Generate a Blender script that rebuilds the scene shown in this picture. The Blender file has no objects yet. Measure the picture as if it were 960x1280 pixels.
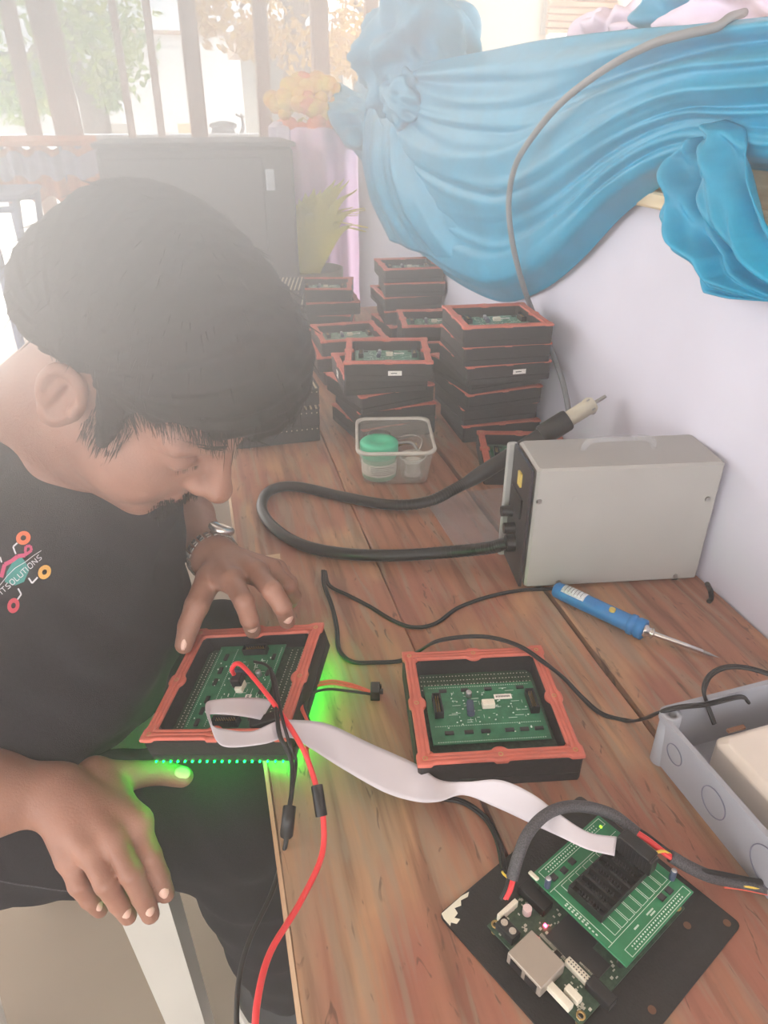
import bpy, math, random
import numpy as np
from mathutils import Vector, Matrix
from mathutils.bvhtree import BVHTree
random.seed(7); RNG = np.random.default_rng(7)
C = bpy.context.scene.collection
sc = bpy.context.scene
# ------------------------------------------------------------------ camera, sky, light, exposure
TABLE = 0.75                       # height of the table top above the floor; the scene is built with the table top at z = 0
CAM = np.array([0.0, 0.0, 0.60])   # camera above the table edge
FPX, PITCH, AZ = 885.0, math.radians(29.6), math.radians(14.2)
FW = np.array([math.sin(AZ)*math.cos(PITCH), math.cos(AZ)*math.cos(PITCH), -math.sin(PITCH)])
RT = np.array([math.cos(AZ), -math.sin(AZ), 0.0]); UP = np.cross(RT, FW)
cd = bpy.data.cameras.new('camera'); cam = bpy.data.objects.new('camera', cd); C.objects.link(cam)
cd.sensor_fit = 'VERTICAL'; cd.sensor_height = 36.0; cd.lens = FPX*36.0/1280.0; cd.clip_start = 0.01; cd.clip_end = 200
cam.matrix_world = Matrix([[RT[0], UP[0], -FW[0], CAM[0]], [RT[1], UP[1], -FW[1], CAM[1]], [RT[2], UP[2], -FW[2], CAM[2]], [0, 0, 0, 1]])
sc.camera = cam
w = bpy.data.worlds.new('daylight'); sc.world = w; w.use_nodes = True
bg = w.node_tree.nodes['Background']; bg.inputs[0].default_value = (1.0, 0.985, 0.97, 1); bg.inputs[1].default_value = 4.1
sd = bpy.data.lights.new('sun', 'SUN'); sun = bpy.data.objects.new('sun', sd); C.objects.link(sun)
sd.energy = 9.0; sd.angle = math.radians(3); sd.color = (1.0, 0.97, 0.92)
sun.rotation_euler = Vector((0.30, -0.60, -0.85)).to_track_quat('-Z', 'Y').to_euler()
vs = sc.view_settings; vs.view_transform = 'Standard'; vs.look = 'None'; vs.gamma = 1; vs.use_curve_mapping = False; vs.exposure = 0.0
sc.cycles.max_bounces = 8; sc.cycles.transparent_max_bounces = 16; sc.cycles.volume_bounces = 1
sc.cycles.use_denoising = True

def ray(px, py): return FW + RT*((px-480)/FPX) + UP*((640-py)/FPX)
def at(px, py, z=0.0):              # point of the plane z = const seen at that place of the photograph
    d = ray(px, py); return CAM + d*(z-CAM[2])/d[2]
def atx(px, py, x):                 # ... of the plane x = const
    d = ray(px, py); return CAM + d*(x-CAM[0])/d[0]
def aty(px, py, y):
    d = ray(px, py); return CAM + d*(y-CAM[1])/d[1]

# ------------------------------------------------------------------ materials
M = {}
def lin(c): return tuple(((v/255)/12.92 if v/255 <= 0.04045 else ((v/255+0.055)/1.055)**2.4) for v in c) + (1,)
def mat(name, c, rough=0.6, metal=0.0, vary=0.12, scale=30.0, bump=0.0, bscale=None, emit=None, estr=0, alpha=1, trans=0, sub=0, sheen=0, c2=None, stretch=(1, 1, 1), spec=0.5, ior=1.45):
    m = bpy.data.materials.new(name); m.use_nodes = True; nt = m.node_tree; N = nt.nodes; L = nt.links
    b = N['Principled BSDF']; b.inputs['Roughness'].default_value = rough; b.inputs['Metallic'].default_value = metal
    b.inputs['Specular IOR Level'].default_value = spec; b.inputs['IOR'].default_value = ior
    tc = N.new('ShaderNodeTexCoord'); mp = N.new('ShaderNodeMapping'); mp.inputs['Scale'].default_value = stretch
    L.new(tc.outputs['Object'], mp.inputs[0])
    nz = N.new('ShaderNodeTexNoise'); nz.inputs['Scale'].default_value = scale; nz.inputs['Detail'].default_value = 5
    L.new(mp.outputs[0], nz.inputs[0])
    cr = N.new('ShaderNodeValToRGB'); col = lin(c)
    if c2 is None:
        a = tuple(v*(1-vary) for v in col[:3])+(1,); d = tuple(min(1, v*(1+vary)) for v in col[:3])+(1,)
    else: a = col; d = lin(c2)
    cr.color_ramp.elements[0].color = a; cr.color_ramp.elements[0].position = .35
    cr.color_ramp.elements[1].color = d; cr.color_ramp.elements[1].position = .65
    L.new(nz.outputs[0], cr.inputs[0]); L.new(cr.outputs[0], b.inputs['Base Color'])
    if bump:
        bn = N.new('ShaderNodeBump'); bn.inputs['Strength'].default_value = bump; bn.inputs['Distance'].default_value = 0.002
        n2 = N.new('ShaderNodeTexNoise'); n2.inputs['Scale'].default_value = bscale or scale*3; n2.inputs['Detail'].default_value = 4
        L.new(mp.outputs[0], n2.inputs[0]); L.new(n2.outputs[0], bn.inputs['Height']); L.new(bn.outputs[0], b.inputs['Normal'])
    if emit: b.inputs['Emission Color'].default_value = emit+(1,); b.inputs['Emission Strength'].default_value = estr
    if trans: b.inputs['Transmission Weight'].default_value = trans
    if alpha < 1: b.inputs['Alpha'].default_value = alpha
    if sub: b.inputs['Subsurface Weight'].default_value = sub; b.inputs['Subsurface Radius'].default_value = (.012, .005, .003); b.inputs['Subsurface Scale'].default_value = 1
    if sheen: b.inputs['Sheen Weight'].default_value = sheen
    M[name] = m; return m

mat('housing_black', (26, 23, 24), .6, vary=.25, scale=60, bump=.3)
mat('housing_inner', (26, 25, 26), .5, vary=.2)
mat('gasket', (192, 100, 84), .6, vary=.1, scale=40)
mat('pcb_dark', (34, 62, 46), .45, c2=(58, 84, 66), scale=260)
mat('pcb_green', (30, 98, 68), .4, c2=(44, 116, 82), scale=90)
mat('pcb_adapter', (28, 112, 72), .38, c2=(40, 128, 86), scale=40)
mat('chip', (36, 36, 38), .5)
mat('solder', (205, 205, 195), .3, metal=.6)
mat('silk', (205, 220, 210), .6)
mat('plastic_black', (18, 18, 19), .4, vary=.2)
mat('plastic_white', (222, 216, 200), .45, vary=.04)
mat('label_white', (232, 228, 222), .6, vary=.03)
mat('ink', (60, 60, 62), .7)
mat('alu', (190, 190, 192), .3, metal=.9)
mat('cap_sleeve', (58, 70, 92), .4)
mat('cap_pink', (225, 200, 200), .4)
mat('brass', (180, 150, 95), .35, metal=.8)
mat('led_beige', (190, 178, 150), .5)
mat('led_green', (20, 255, 90), .4, emit=(0.0, 1.0, 0.05), estr=28)
mat('led_red', (255, 40, 60), .4, emit=(1.0, .03, .08), estr=30)
mat('led_lime', (170, 230, 60), .4, emit=(.5, 1.0, .05), estr=1.2)
mat('station_grey', (158, 155, 151), .5, vary=.03, scale=15, bump=.12, bscale=700)
mat('station_face', (44, 40, 44), .4)
mat('bezel', (165, 164, 162), .5, vary=.03)
mat('yellow', (205, 180, 90), .5)
mat('hose', (10, 10, 11), .3, vary=.1, spec=.45)
mat('gun_black', (18, 17, 19), .4)
mat('gun_beige', (190, 182, 165), .45)
mat('steel', (200, 196, 192), .25, metal=.9)
mat('steel_dull', (150, 148, 146), .4, metal=.7)
mat('iron_blue', (45, 118, 182), .35, vary=.08, scale=80)
mat('iron_label', (205, 210, 215), .5, vary=.2, scale=400)
mat('cable_black', (14, 13, 14), .45)
mat('cable_grey', (116, 118, 122), .5, vary=.05)
mat('wire_red', (226, 62, 66), .4, vary=.05)
mat('wire_salmon', (212, 88, 66), .45, vary=.05)
mat('wire_yellow', (225, 190, 70), .45)
mat('ribbon_white', (196, 190, 197), .5, vary=.02, scale=20)
mat('box_grey', (150, 152, 160), .45, vary=.04, scale=12, bump=.1)
mat('box_mark', (112, 112, 128), .5)
mat('adapter_white', (216, 206, 196), .5, vary=.06, scale=14)
mat('plate_black', (24, 22, 22), .6, vary=.25, scale=150, bump=.3)
mat('chipped', (222, 218, 200), .6, vary=.1)
mat('braid', (44, 43, 46), .6, c2=(84, 82, 86), scale=900)
mat('rj_metal', (165, 155, 144), .38, metal=.35, vary=.04)
mat('tub', (200, 195, 188), .25, alpha=.2)
mat('tub_rim', (214, 208, 200), .3, alpha=.72)
mat('film', (190, 192, 200), .08, alpha=.16, vary=.2, scale=30, bump=.9, bscale=60)
mat('mint', (75, 190, 150), .4, vary=.06)
mat('mint_clear', (120, 190, 150), .3, alpha=.7)
mat('jar_label', (205, 205, 192), .6, vary=.15, scale=300)
mat('paper', (196, 170, 140), .8, vary=.08, scale=30)
mat('shirt', (36, 34, 38), .95, vary=.12, scale=300, bump=.25, bscale=900, spec=.15)
mat('denim', (26, 24, 28), .95, vary=.25, scale=500, bump=.4, bscale=1200, spec=.15)
mat('hair', (20, 17, 16), .6, c2=(34, 29, 27), scale=90, spec=.15)
mat('nail', (216, 178, 162), .35, vary=.04)
mat('lip', (150, 92, 84), .5, vary=.08)
mat('stool_white', (190, 186, 178), .4, vary=.03, scale=8)
mat('sole', (226, 222, 214), .6, vary=.04)
mat('shoe_black', (32, 32, 34), .6)
mat('white_cloth', (200, 198, 212), .85, vary=.04, scale=6, bump=.3, bscale=14, sheen=.1)
mat('cream_wood', (226, 208, 176), .55, c2=(205, 182, 146), scale=14, stretch=(8, 1, 8))
mat('satin_blue', (8, 138, 176), .38, vary=.1, scale=14, bump=.12, bscale=60, spec=.4)
mat('lilac', (236, 200, 232), .8, vary=.06, scale=8)
mat('lilac_pale', (222, 208, 228), .8, vary=.05)
mat('marigold', (250, 170, 10), .8, c2=(250, 210, 30), scale=20)
mat('marigold_orange', (250, 130, 30), .8, vary=.08)
mat('fern', (196, 186, 20), .7, c2=(225, 210, 50), scale=10)
mat('fern_dark', (96, 92, 70), .7)
mat('leaf_green', (110, 165, 20), .7, c2=(190, 205, 50), scale=3)
mat('leaf_autumn', (196, 150, 30), .7, c2=(220, 175, 60), scale=3)
mat('bark', (128, 104, 88), .85, vary=.15, scale=12)
mat('post_grey', (176, 138, 112), .6, vary=.05)
mat('outer_wall', (236, 232, 228), .8, vary=.03, scale=2)
mat('outer_beige', (190, 176, 160), .8, vary=.04, scale=2)
mat('outer_grey', (140, 132, 122), .8, vary=.06, scale=2)
mat('dark_case', (74, 66, 64), .6, vary=.06, scale=6)
mat('orange_cloth', (226, 136, 70), .85, vary=.1, scale=6)
mat('bluish_cloth', (180, 176, 196), .85, vary=.08, scale=6)
mat('blue_steel', (98, 112, 150), .5)
mat('motor_dark', (72, 60, 60), .5)
mat('cardboard', (214, 176, 128), .8)
mat('roof_tile', (205, 170, 145), .8)
mat('hedge', (110, 140, 90), .8, vary=.2, scale=10)

def skin_mat():
    m = mat('skin', (138, 98, 82), .5, c2=(152, 110, 93), scale=22, sub=.12, bump=.18, bscale=420); return m
skin_mat()
def wood_mat():
    m = bpy.data.materials.new('old_wood'); m.use_nodes = True; N = m.node_tree.nodes; L = m.node_tree.links; b = N['Principled BSDF']
    tc = N.new('ShaderNodeTexCoord'); info = N.new('ShaderNodeObjectInfo')
    off = N.new('ShaderNodeVectorMath'); off.operation = 'SCALE'; L.new(info.outputs['Random'], off.inputs['Scale']); off.inputs[0].default_value = (37, 91, 13)
    add = N.new('ShaderNodeVectorMath'); L.new(tc.outputs['Object'], add.inputs[0]); L.new(off.outputs[0], add.inputs[1])
    def noise(sx, sy, s, det=6, dist=0):
        mp = N.new('ShaderNodeMapping'); mp.inputs['Scale'].default_value = (sx, sy, 1); L.new(add.outputs[0], mp.inputs[0])
        n = N.new('ShaderNodeTexNoise'); n.inputs['Scale'].default_value = s; n.inputs['Detail'].default_value = det; n.inputs['Distortion'].default_value = dist
        L.new(mp.outputs[0], n.inputs[0]); return n
    def ramp(n, els):
        r = N.new('ShaderNodeValToRGB'); e = r.color_ramp.elements
        e[0].position, e[0].color = els[0][0], els[0][1]; e[1].position, e[1].color = els[-1][0], els[-1][1]
        for p, c in els[1:-1]: q = e.new(p); q.color = c
        L.new(n.outputs[0], r.inputs[0]); return r
    def mix(a, c, f):
        x = N.new('ShaderNodeMix'); x.data_type = 'RGBA'
        if isinstance(f, float): x.inputs[0].default_value = f
        else: L.new(f, x.inputs[0])
        L.new(a, x.inputs[6]); 
        if isinstance(c, tuple): x.inputs[7].default_value = c
        else: L.new(c, x.inputs[7])
        return x.outputs[2]
    big = ramp(noise(1.6, .7, 3.6, 4, .4), [(.32, lin((154, 108, 82))), (.45, lin((150, 100, 80))), (.56, lin((172, 132, 100))), (.7, lin((150, 130, 108)))])
    grain = ramp(noise(1, .06, 75, 8), [(.34, (.45, .42, .40, 1)), (.5, (1, 1, 1, 1)), (.7, (1.25, 1.25, 1.22, 1))])
    mul = N.new('ShaderNodeMix'); mul.data_type = 'RGBA'; mul.blend_type = 'MULTIPLY'; mul.inputs[0].default_value = .7
    L.new(big.outputs[0], mul.inputs[6]); L.new(grain.outputs[0], mul.inputs[7])
    red = ramp(noise(3, .8, 5, 5, .6), [(.5, (0, 0, 0, 1)), (.62, (1, 1, 1, 1))])
    c1 = mix(mul.outputs[2], lin((152, 92, 78)), red.outputs[0])
    fade = N.new('ShaderNodeMath'); fade.operation = 'MULTIPLY'; fade.inputs[1].default_value = .5; L.new(red.outputs[0], fade.inputs[0])
    for l in list(m.node_tree.links):
        if l.to_node.bl_idname == 'ShaderNodeMix' and l.from_node == red: m.node_tree.links.remove(l)
    mixn = [n for n in N if n.bl_idname == 'ShaderNodeMix'][-1]; L.new(fade.outputs[0], mixn.inputs[0])
    wear = ramp(noise(5, .5, 9, 8, 1.2), [(.50, (0, 0, 0, 1)), (.62, (1, 1, 1, 1))])
    wf = N.new('ShaderNodeMath'); wf.operation = 'MULTIPLY'; wf.inputs[1].default_value = .55; L.new(wear.outputs[0], wf.inputs[0])
    c2 = mix(c1, lin((146, 132, 114)), wf.outputs[0])
    dk = ramp(noise(6, 1.3, 14, 8, 2), [(.63, (0, 0, 0, 1)), (.70, (1, 1, 1, 1))])
    df = N.new('ShaderNodeMath'); df.operation = 'MULTIPLY'; df.inputs[1].default_value = .6; L.new(dk.outputs[0], df.inputs[0])
    c3 = mix(c2, lin((70, 52, 42)), df.outputs[0])
    L.new(c3, b.inputs['Base Color']); b.inputs['Roughness'].default_value = .5; b.inputs['Specular IOR Level'].default_value = .4
    bn = N.new('ShaderNodeBump'); bn.inputs['Strength'].default_value = .35; bn.inputs['Distance'].default_value = .001
    L.new(noise(1, .08, 110, 6).outputs[0], bn.inputs['Height']); L.new(bn.outputs[0], b.inputs['Normal'])
    M['old_wood'] = m
wood_mat()
mat('wood_edge', (196, 172, 140), .7, c2=(150, 112, 84), scale=20, stretch=(1, .1, 1))
mat('wood_under', (110, 76, 56), .8, vary=.15, scale=12)
mat('floor_concrete', (152, 138, 122), .6, c2=(142, 128, 112), scale=2.2, bump=.1)
mat('tile', (186, 176, 160), .5, c2=(176, 164, 148), scale=3)
mat('outdoor_ground', (225, 218, 208), .85, vary=.06, scale=1.2)

# ------------------------------------------------------------------ mesh helpers
class MB:
    def __init__(s): s.v = []; s.f = []; s.m = []; s.smooth = []
    def add(s, vs_, fs, mi=0, sm=False):
        o = len(s.v); s.v += [tuple(map(float, p)) for p in vs_]
        for f in fs: s.f.append(tuple(i+o for i in f)); s.m.append(mi); s.smooth.append(sm)
        return s
    def box(s, c, d, mi=0, R=None, bev=0.0):
        c = np.array(c, float); hx, hy, hz = [q/2 for q in d]
        if bev <= 0:
            P = [(x, y, z) for z in (-hz, hz) for y in (-hy, hy) for x in (-hx, hx)]
            F = [(0, 2, 3, 1), (4, 5, 7, 6), (0, 1, 5, 4), (2, 6, 7, 3), (0, 4, 6, 2), (1, 3, 7, 5)]
        else:
            e = bev
            def rg(a, b, z): return [(a, b-e, z), (a-e, b, z), (-a+e, b, z), (-a, b-e, z), (-a, -b+e, z), (-a+e, -b, z), (a-e, -b, z), (a, -b+e, z)]
            P = rg(hx-e, hy-e, -hz)+rg(hx, hy, -hz+e)+rg(hx, hy, hz-e)+rg(hx-e, hy-e, hz)
            F = [tuple(range(7, -1, -1))] if False else [tuple(range(8))[::-1]]
            F = [tuple(reversed(range(0, 8)))]
            for r in range(3):
                for i in range(8): F.append((r*8+i, r*8+(i+1) % 8, r*8+8+(i+1) % 8, r*8+8+i))
            F.append(tuple(range(24, 32)))
        P = np.array(P)
        if R is not None: P = P@np.array(R).T
        return s.add(P+c, F, mi)
    def cyl(s, a, b, ra, rb=None, n=16, mi=0, caps=True, sm=True):
        a = np.array(a, float); b = np.array(b, float); rb = ra if rb is None else rb
        t = b-a; t = t/(np.linalg.norm(t)+1e-12); u = np.cross(t, (0, 0, 1) if abs(t[2]) < .9 else (1, 0, 0)); u /= np.linalg.norm(u); q = np.cross(t, u)
        A = [a+ra*(math.cos(2*math.pi*i/n)*u+math.sin(2*math.pi*i/n)*q) for i in range(n)]
        B = [b+rb*(math.cos(2*math.pi*i/n)*u+math.sin(2*math.pi*i/n)*q) for i in range(n)]
        s.add(A+B, [(i, (i+1) % n, n+(i+1) % n, n+i) for i in range(n)], mi, sm)
        if caps: s.add(A, [tuple(range(n))[::-1]], mi); s.add(B, [tuple(range(n))], mi)
        return s
    def lathe(s, prof, c=(0, 0, 0), n=28, mi=0, sm=True, R=None):     # profile (r, z)
        P = []; F = []
        for r, z in prof: P += [(r*math.cos(2*math.pi*i/n), r*math.sin(2*math.pi*i/n), z) for i in range(n)]
        for k in range(len(prof)-1):
            for i in range(n): F.append((k*n+i, k*n+(i+1) % n, (k+1)*n+(i+1) % n, (k+1)*n+i))
        P = np.array(P)
        if R is not None: P = P@np.array(R).T
        return s.add(P+np.array(c), F, mi, sm)
    def tube(s, pts, r, n=8, mi=0, caps=True, flat=1.0, sub=6):
        P = smooth_path(pts, sub) if sub else np.array(pts, float)
        rr = np.full(len(P), r) if np.isscalar(r) else np.interp(np.linspace(0, 1, len(P)), np.linspace(0, 1, len(r)), r)
        T = np.gradient(P, axis=0); T /= np.linalg.norm(T, axis=1)[:, None]+1e-12
        up = np.array((0, 0, 1.0)) if abs(T[0][2]) < .9 else np.array((1.0, 0, 0))
        V = []; F = []
        for i in range(len(P)):
            u = np.cross(T[i], up); u /= np.linalg.norm(u)+1e-12; q = np.cross(u, T[i]); up = q
            for k in range(n): a = 2*math.pi*k/n; V.append(P[i]+rr[i]*(math.cos(a)*u+math.sin(a)*q*flat))
        for i in range(len(P)-1):
            for k in range(n): F.append((i*n+k, i*n+(k+1) % n, (i+1)*n+(k+1) % n, (i+1)*n+k))
        s.add(V, F, mi, True)
        if caps: s.add(V[:n], [tuple(range(n))[::-1]], mi); s.add(V[-n:], [tuple(range(n))], mi)
        return s
    def prism(s, poly, z0, z1, mi=0, xf=None):
        n = len(poly); P = [(x, y, z0) for x, y in poly]+[(x, y, z1) for x, y in poly]
        if xf: P = [xf(p) for p in P]
        return s.add(P, [tuple(range(n))[::-1], tuple(range(n, 2*n))]+[(i, (i+1) % n, n+(i+1) % n, n+i) for i in range(n)], mi)
    def grid(s, G, mi=0, sm=True, closed=False):
        a = len(G); b = len(G[0]); V = [p for r in G for p in r]; F = []
        for i in range(a-1):
            for j in range(b-1 if not closed else b): F.append((i*b+j, i*b+(j+1) % b, (i+1)*b+(j+1) % b, (i+1)*b+j))
        return s.add(V, F, mi, sm)
    def build(s, name, mats, parent=None, local=False, solid=0, bevel=0, sub=0):
        me = bpy.data.meshes.new(name); V = np.array(s.v, float)
        o = bpy.data.objects.new(name, me); C.objects.link(o)
        if parent is not None: o.parent = parent
        if not local:
            if parent is None:
                loc = np.array([(V[:, 0].min()+V[:, 0].max())/2, (V[:, 1].min()+V[:, 1].max())/2, V[:, 2].min()]); V = V-loc; o.location = loc
            else:
                V = np.array([tuple(parent_inv(parent)@Vector(p)) for p in V])
        me.from_pydata([tuple(p) for p in V], [], s.f)
        for m in (mats if isinstance(mats, (list, tuple)) else [mats]): me.materials.append(M[m])
        me.polygons.foreach_set('material_index', s.m); me.polygons.foreach_set('use_smooth', s.smooth); me.update()
        if solid: q = o.modifiers.new('thickness', 'SOLIDIFY'); q.thickness = solid; q.offset = 0
        if bevel: q = o.modifiers.new('bevel', 'BEVEL'); q.width = bevel; q.segments = 2; q.limit_method = 'ANGLE'
        if sub: q = o.modifiers.new('subdivision', 'SUBSURF'); q.levels = sub; q.render_levels = sub
        return o
def parent_inv(p):
    m = Matrix.Identity(4)
    while p is not None: m = p.matrix_basis@m; p = p.parent
    return m.inverted()
def smooth_path(pts, sub=6):
    P = np.array(pts, float)
    if len(P) < 3: return P
    Q = np.vstack([2*P[0]-P[1], P, 2*P[-1]-P[-2]]); out = []
    for i in range(1, len(Q)-2):
        for k in range(sub):
            t = k/sub; a, b, c, d = Q[i-1:i+3]
            out.append(.5*((2*b)+(-a+c)*t+(2*a-5*b+4*c-d)*t*t+(-a+3*b-3*c+d)*t**3))
    out.append(P[-1]); return np.array(out)
def thing(name, label, cat, loc=(0, 0, 0), rotz=0, group=None):
    o = bpy.data.objects.new(name, None); C.objects.link(o); o.location = loc; o.rotation_euler = (0, 0, rotz); o.empty_display_size = .02
    o['label'] = label; o['category'] = cat
    if group: o['group'] = group
    return o
def tag(o, label=None, cat=None, group=None, kind=None):
    if label: o['label'] = label
    if cat: o['category'] = cat
    if group: o['group'] = group
    if kind: o['kind'] = kind
    return o
def struct(o): o['kind'] = 'structure'; return o
def copy_tree(o, parent=None):
    c = o.copy(); C.objects.link(c); c.parent = parent
    for ch in [x for x in kids.get(o.name, [])]: copy_tree(ch, c)
    return c
kids = {}
def index_kids(root):
    def rec(o):
        kids[o.name] = [x for x in bpy.data.objects if x.parent == o]
        for k in kids[o.name]: rec(k)
    rec(root)
def rotz(a): c, s_ = math.cos(a), math.sin(a); return np.array([[c, -s_, 0], [s_, c, 0], [0, 0, 1]])
def euler(rx, ry, rz): return np.array(Matrix.Rotation(rz, 3, 'Z')@Matrix.Rotation(ry, 3, 'Y')@Matrix.Rotation(rx, 3, 'X'))
def uvsphere(c, r, n=16, m_=10, R=None, disp=None):
    G = []
    for i in range(m_+1):
        th = math.pi*i/m_; row = []
        for j in range(n):
            ph = 2*math.pi*j/n; d = np.array([math.sin(th)*math.cos(ph), math.sin(th)*math.sin(ph), math.cos(th)])
            k = 1+(disp(d) if disp else 0); p = d*np.array(r)*k
            if R is not None: p = np.array(R)@p
            row.append(p+np.array(c))
        G.append(row)
    return G

# ------------------------------------------------------------------ signed-distance modelling for the figure
def sd_cap(a, b, ra, rb=None):
    a = np.array(a, float); b = np.array(b, float); rb = ra if rb is None else rb; ab = b-a; L2 = ab@ab+1e-12
    def f(P):
        t = np.clip(((P-a)@ab)/L2, 0, 1); q = P-a-t[:, None]*ab; return np.sqrt((q*q).sum(1))-(ra+(rb-ra)*t)
    return f
def sd_ell(c, r, R=None):
    c = np.array(c, float); r = np.array(r, float)
    def f(P):
        q = P-c
        if R is not None: q = q@R
        k0 = np.sqrt(((q/r)**2).sum(1)); k1 = np.sqrt(((q/(r*r))**2).sum(1))+1e-9; return k0*(k0-1)/k1
    return f
def smin(a, b, k):
    h = np.clip(.5+.5*(b-a)/k, 0, 1); return b*(1-h)+a*h-k*h*(1-h)
def smax(a, b, k): return -smin(-a, -b, k)
def union(fs, k):
    def f(P):
        d = fs[0](P)
        for g in fs[1:]: d = smin(d, g(P), k) if k > 0 else np.minimum(d, g(P))
        return d
    return f
def chain(pts, rad, k=.004):
    return union([sd_cap(pts[i], pts[i+1], rad[i], rad[i+1]) for i in range(len(pts)-1)], k)
def bounded(f, c, r):
    c = np.array(c, float)
    def g(P):
        dd = np.sqrt(((P-c)**2).sum(1)); out = np.maximum(dd-r, .02); m = dd < r+.03
        if m.any(): out[m] = f(P[m])
        return out
    return g
def surface(f, lo, hi, h, B=8):
    lo = np.array(lo, float); n = (np.ceil((np.array(hi)-lo)/h/B).astype(int))*B+1
    D = np.ones(n, np.float32)
    nb = (n-1)//B; I = np.stack(np.meshgrid(*[np.arange(q) for q in nb], indexing='ij'), -1).reshape(-1, 3)
    cen = lo+(I*B+B/2)*h; dc = f(cen); act = np.abs(dc) < B*h*.9*1.35+.006
    for (i, j, k), d in zip(I[~act], dc[~act]): D[i*B:i*B+B+1, j*B:j*B+B+1, k*B:k*B+B+1] = d
    off = np.stack(np.meshgrid(*[np.arange(B+1)]*3, indexing='ij'), -1).reshape(-1, 3); A = I[act]
    for s0 in range(0, len(A), 400):
        a = A[s0:s0+400]; g = (a[:, None, :]*B+off[None]); d = f((lo+g.reshape(-1, 3)*h)).reshape(len(a), B+1, B+1, B+1)
        for (i, j, k), dd in zip(a, d): D[i*B:i*B+B+1, j*B:j*B+B+1, k*B:k*B+B+1] = dd
    S = D < 0; c8 = sum(S[i:n[0]-1+i, j:n[1]-1+j, k:n[2]-1+k].astype(np.int8) for i in (0, 1) for j in (0, 1) for k in (0, 1))
    cells = np.argwhere((c8 > 0) & (c8 < 8)); idx = -np.ones(tuple(n-1), np.int64); idx[tuple(cells.T)] = np.arange(len(cells))
    acc = np.zeros((len(cells), 3)); cnt = np.zeros(len(cells))
    cor = [(i, j, k) for i in (0, 1) for j in (0, 1) for k in (0, 1)]
    for a in cor:
        for b in cor:
            if a < b and sum(abs(x-y) for x, y in zip(a, b)) == 1:
                da = D[tuple((cells+a).T)]; db = D[tuple((cells+b).T)]; m = (da < 0) != (db < 0)
                t = np.where(m, da/np.where(m, da-db, 1), 0); p = np.array(a)+t[:, None]*(np.array(b)-np.array(a)); acc[m] += p[m]; cnt[m] += 1
    V = lo+(cells+acc/cnt[:, None])*h; Q = []
    for ax in range(3):
        u, v = [(1, 2), (2, 0), (0, 1)][ax]; sl0 = [slice(0, -1)]*3; sl1 = [slice(0, -1)]*3
        A0 = S[tuple(slice(0, -1) if q == ax else slice(None) for q in range(3))]; A1 = S[tuple(slice(1, None) if q == ax else slice(None) for q in range(3))]
        E = np.argwhere(A0 != A1); E = E[(E[:, u] > 0) & (E[:, v] > 0) & (E[:, u] < n[u]-1) & (E[:, v] < n[v]-1)]
        inside = A0[tuple(E.T)]; eu = np.zeros(3, int); eu[u] = 1; ev = np.zeros(3, int); ev[v] = 1
        q = np.stack([idx[tuple((E-eu-ev).T)], idx[tuple((E-ev).T)], idx[tuple(E.T)], idx[tuple((E-eu).T)]], 1)
        q[~inside] = q[~inside][:, ::-1]; Q.append(q)
    return V, np.vstack(Q)
def sdf_obj(name, V, Q, mats, parent=None, mi=None):
    me = bpy.data.meshes.new(name); o = bpy.data.objects.new(name, me); C.objects.link(o)
    if parent is not None: o.parent = parent; V = V-np.array(parent.location)
    me.vertices.add(len(V)); me.vertices.foreach_set('co', V.astype(np.float32).ravel())
    me.loops.add(len(Q)*4); me.loops.foreach_set('vertex_index', Q.astype(np.int32).ravel())
    me.polygons.add(len(Q)); me.polygons.foreach_set('loop_start', np.arange(0, len(Q)*4, 4, dtype=np.int32)); me.polygons.foreach_set('loop_total', np.full(len(Q), 4, np.int32))
    for m in mats: me.materials.append(M[m])
    if mi is not None: me.polygons.foreach_set('material_index', mi.astype(np.int32))
    me.polygons.foreach_set('use_smooth', np.ones(len(Q), bool)); me.update(calc_edges=True); me.validate(); return o
# ------------------------------------------------------------------ the setting: floor, booth wall
WX = 0.668                                   # plane of the white cloth front of the booth
b = MB(); b.box((0, 1.6, -TABLE-.02), (8.0, 8.0, .04)); struct(b.build('floor', 'floor_concrete'))
b = MB(); b.box((0, .9, 2.30), (8.0, 8.4, .06)); struct(b.build('ceiling', 'outer_beige'))
for k in range(5): b = MB(); b.box((0, -2.6+k*1.75, 2.21), (8.0, .10, .12)); struct(b.build('trim_%d' % (k+2), 'post_grey'))
b = MB(); b.box((-6, 36, -TABLE-.05), (110, 62, .04)); struct(b.build('trim_1', 'outdoor_ground')); bpy.data.objects['trim_1'].name = 'outdoor_ground'
# ------------------------------------------------------------------ the plank table
tb = thing('wooden_table', 'long old plank table, worn red-brown, carrying the electronics beside the white cloth', 'table', (.33, 1.05, -TABLE))
def plank(x0, x1, y0, y1, seed):
    rs = random.Random(seed); n = 60; G = []
    ys = [y0+(y1-y0)*i/n for i in range(n+1)]
    def jag(): 
        v = 0; out = []
        for _ in ys: v = v*.7+rs.uniform(-.0011, .0011); out.append(v)
        return out
    L_, R_ = jag(), jag(); th = .032; V = []
    for i, y in enumerate(ys):
        a = x0+L_[i]; c = x1+R_[i]; V.append([(a, y, -th), (a, y, -.002), (a+.002, y, 0), (c-.002, y, 0), (c, y, -.002), (c, y, -th)])
    m = MB(); m.grid([r+[r[0]] for r in V][::-1], 0, False); m.add(V[0], [tuple(range(6))]); m.add(V[-1], [tuple(range(6))[::-1]]); return m
PL = [(.007, .2098, 1), (.2125, .4245, 2), (.4325, WX-.006, 3)]
for x0, x1, s_ in PL: plank(x0, x1, -.35, 2.45, s_).build('plank', 'old_wood', tb)
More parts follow.
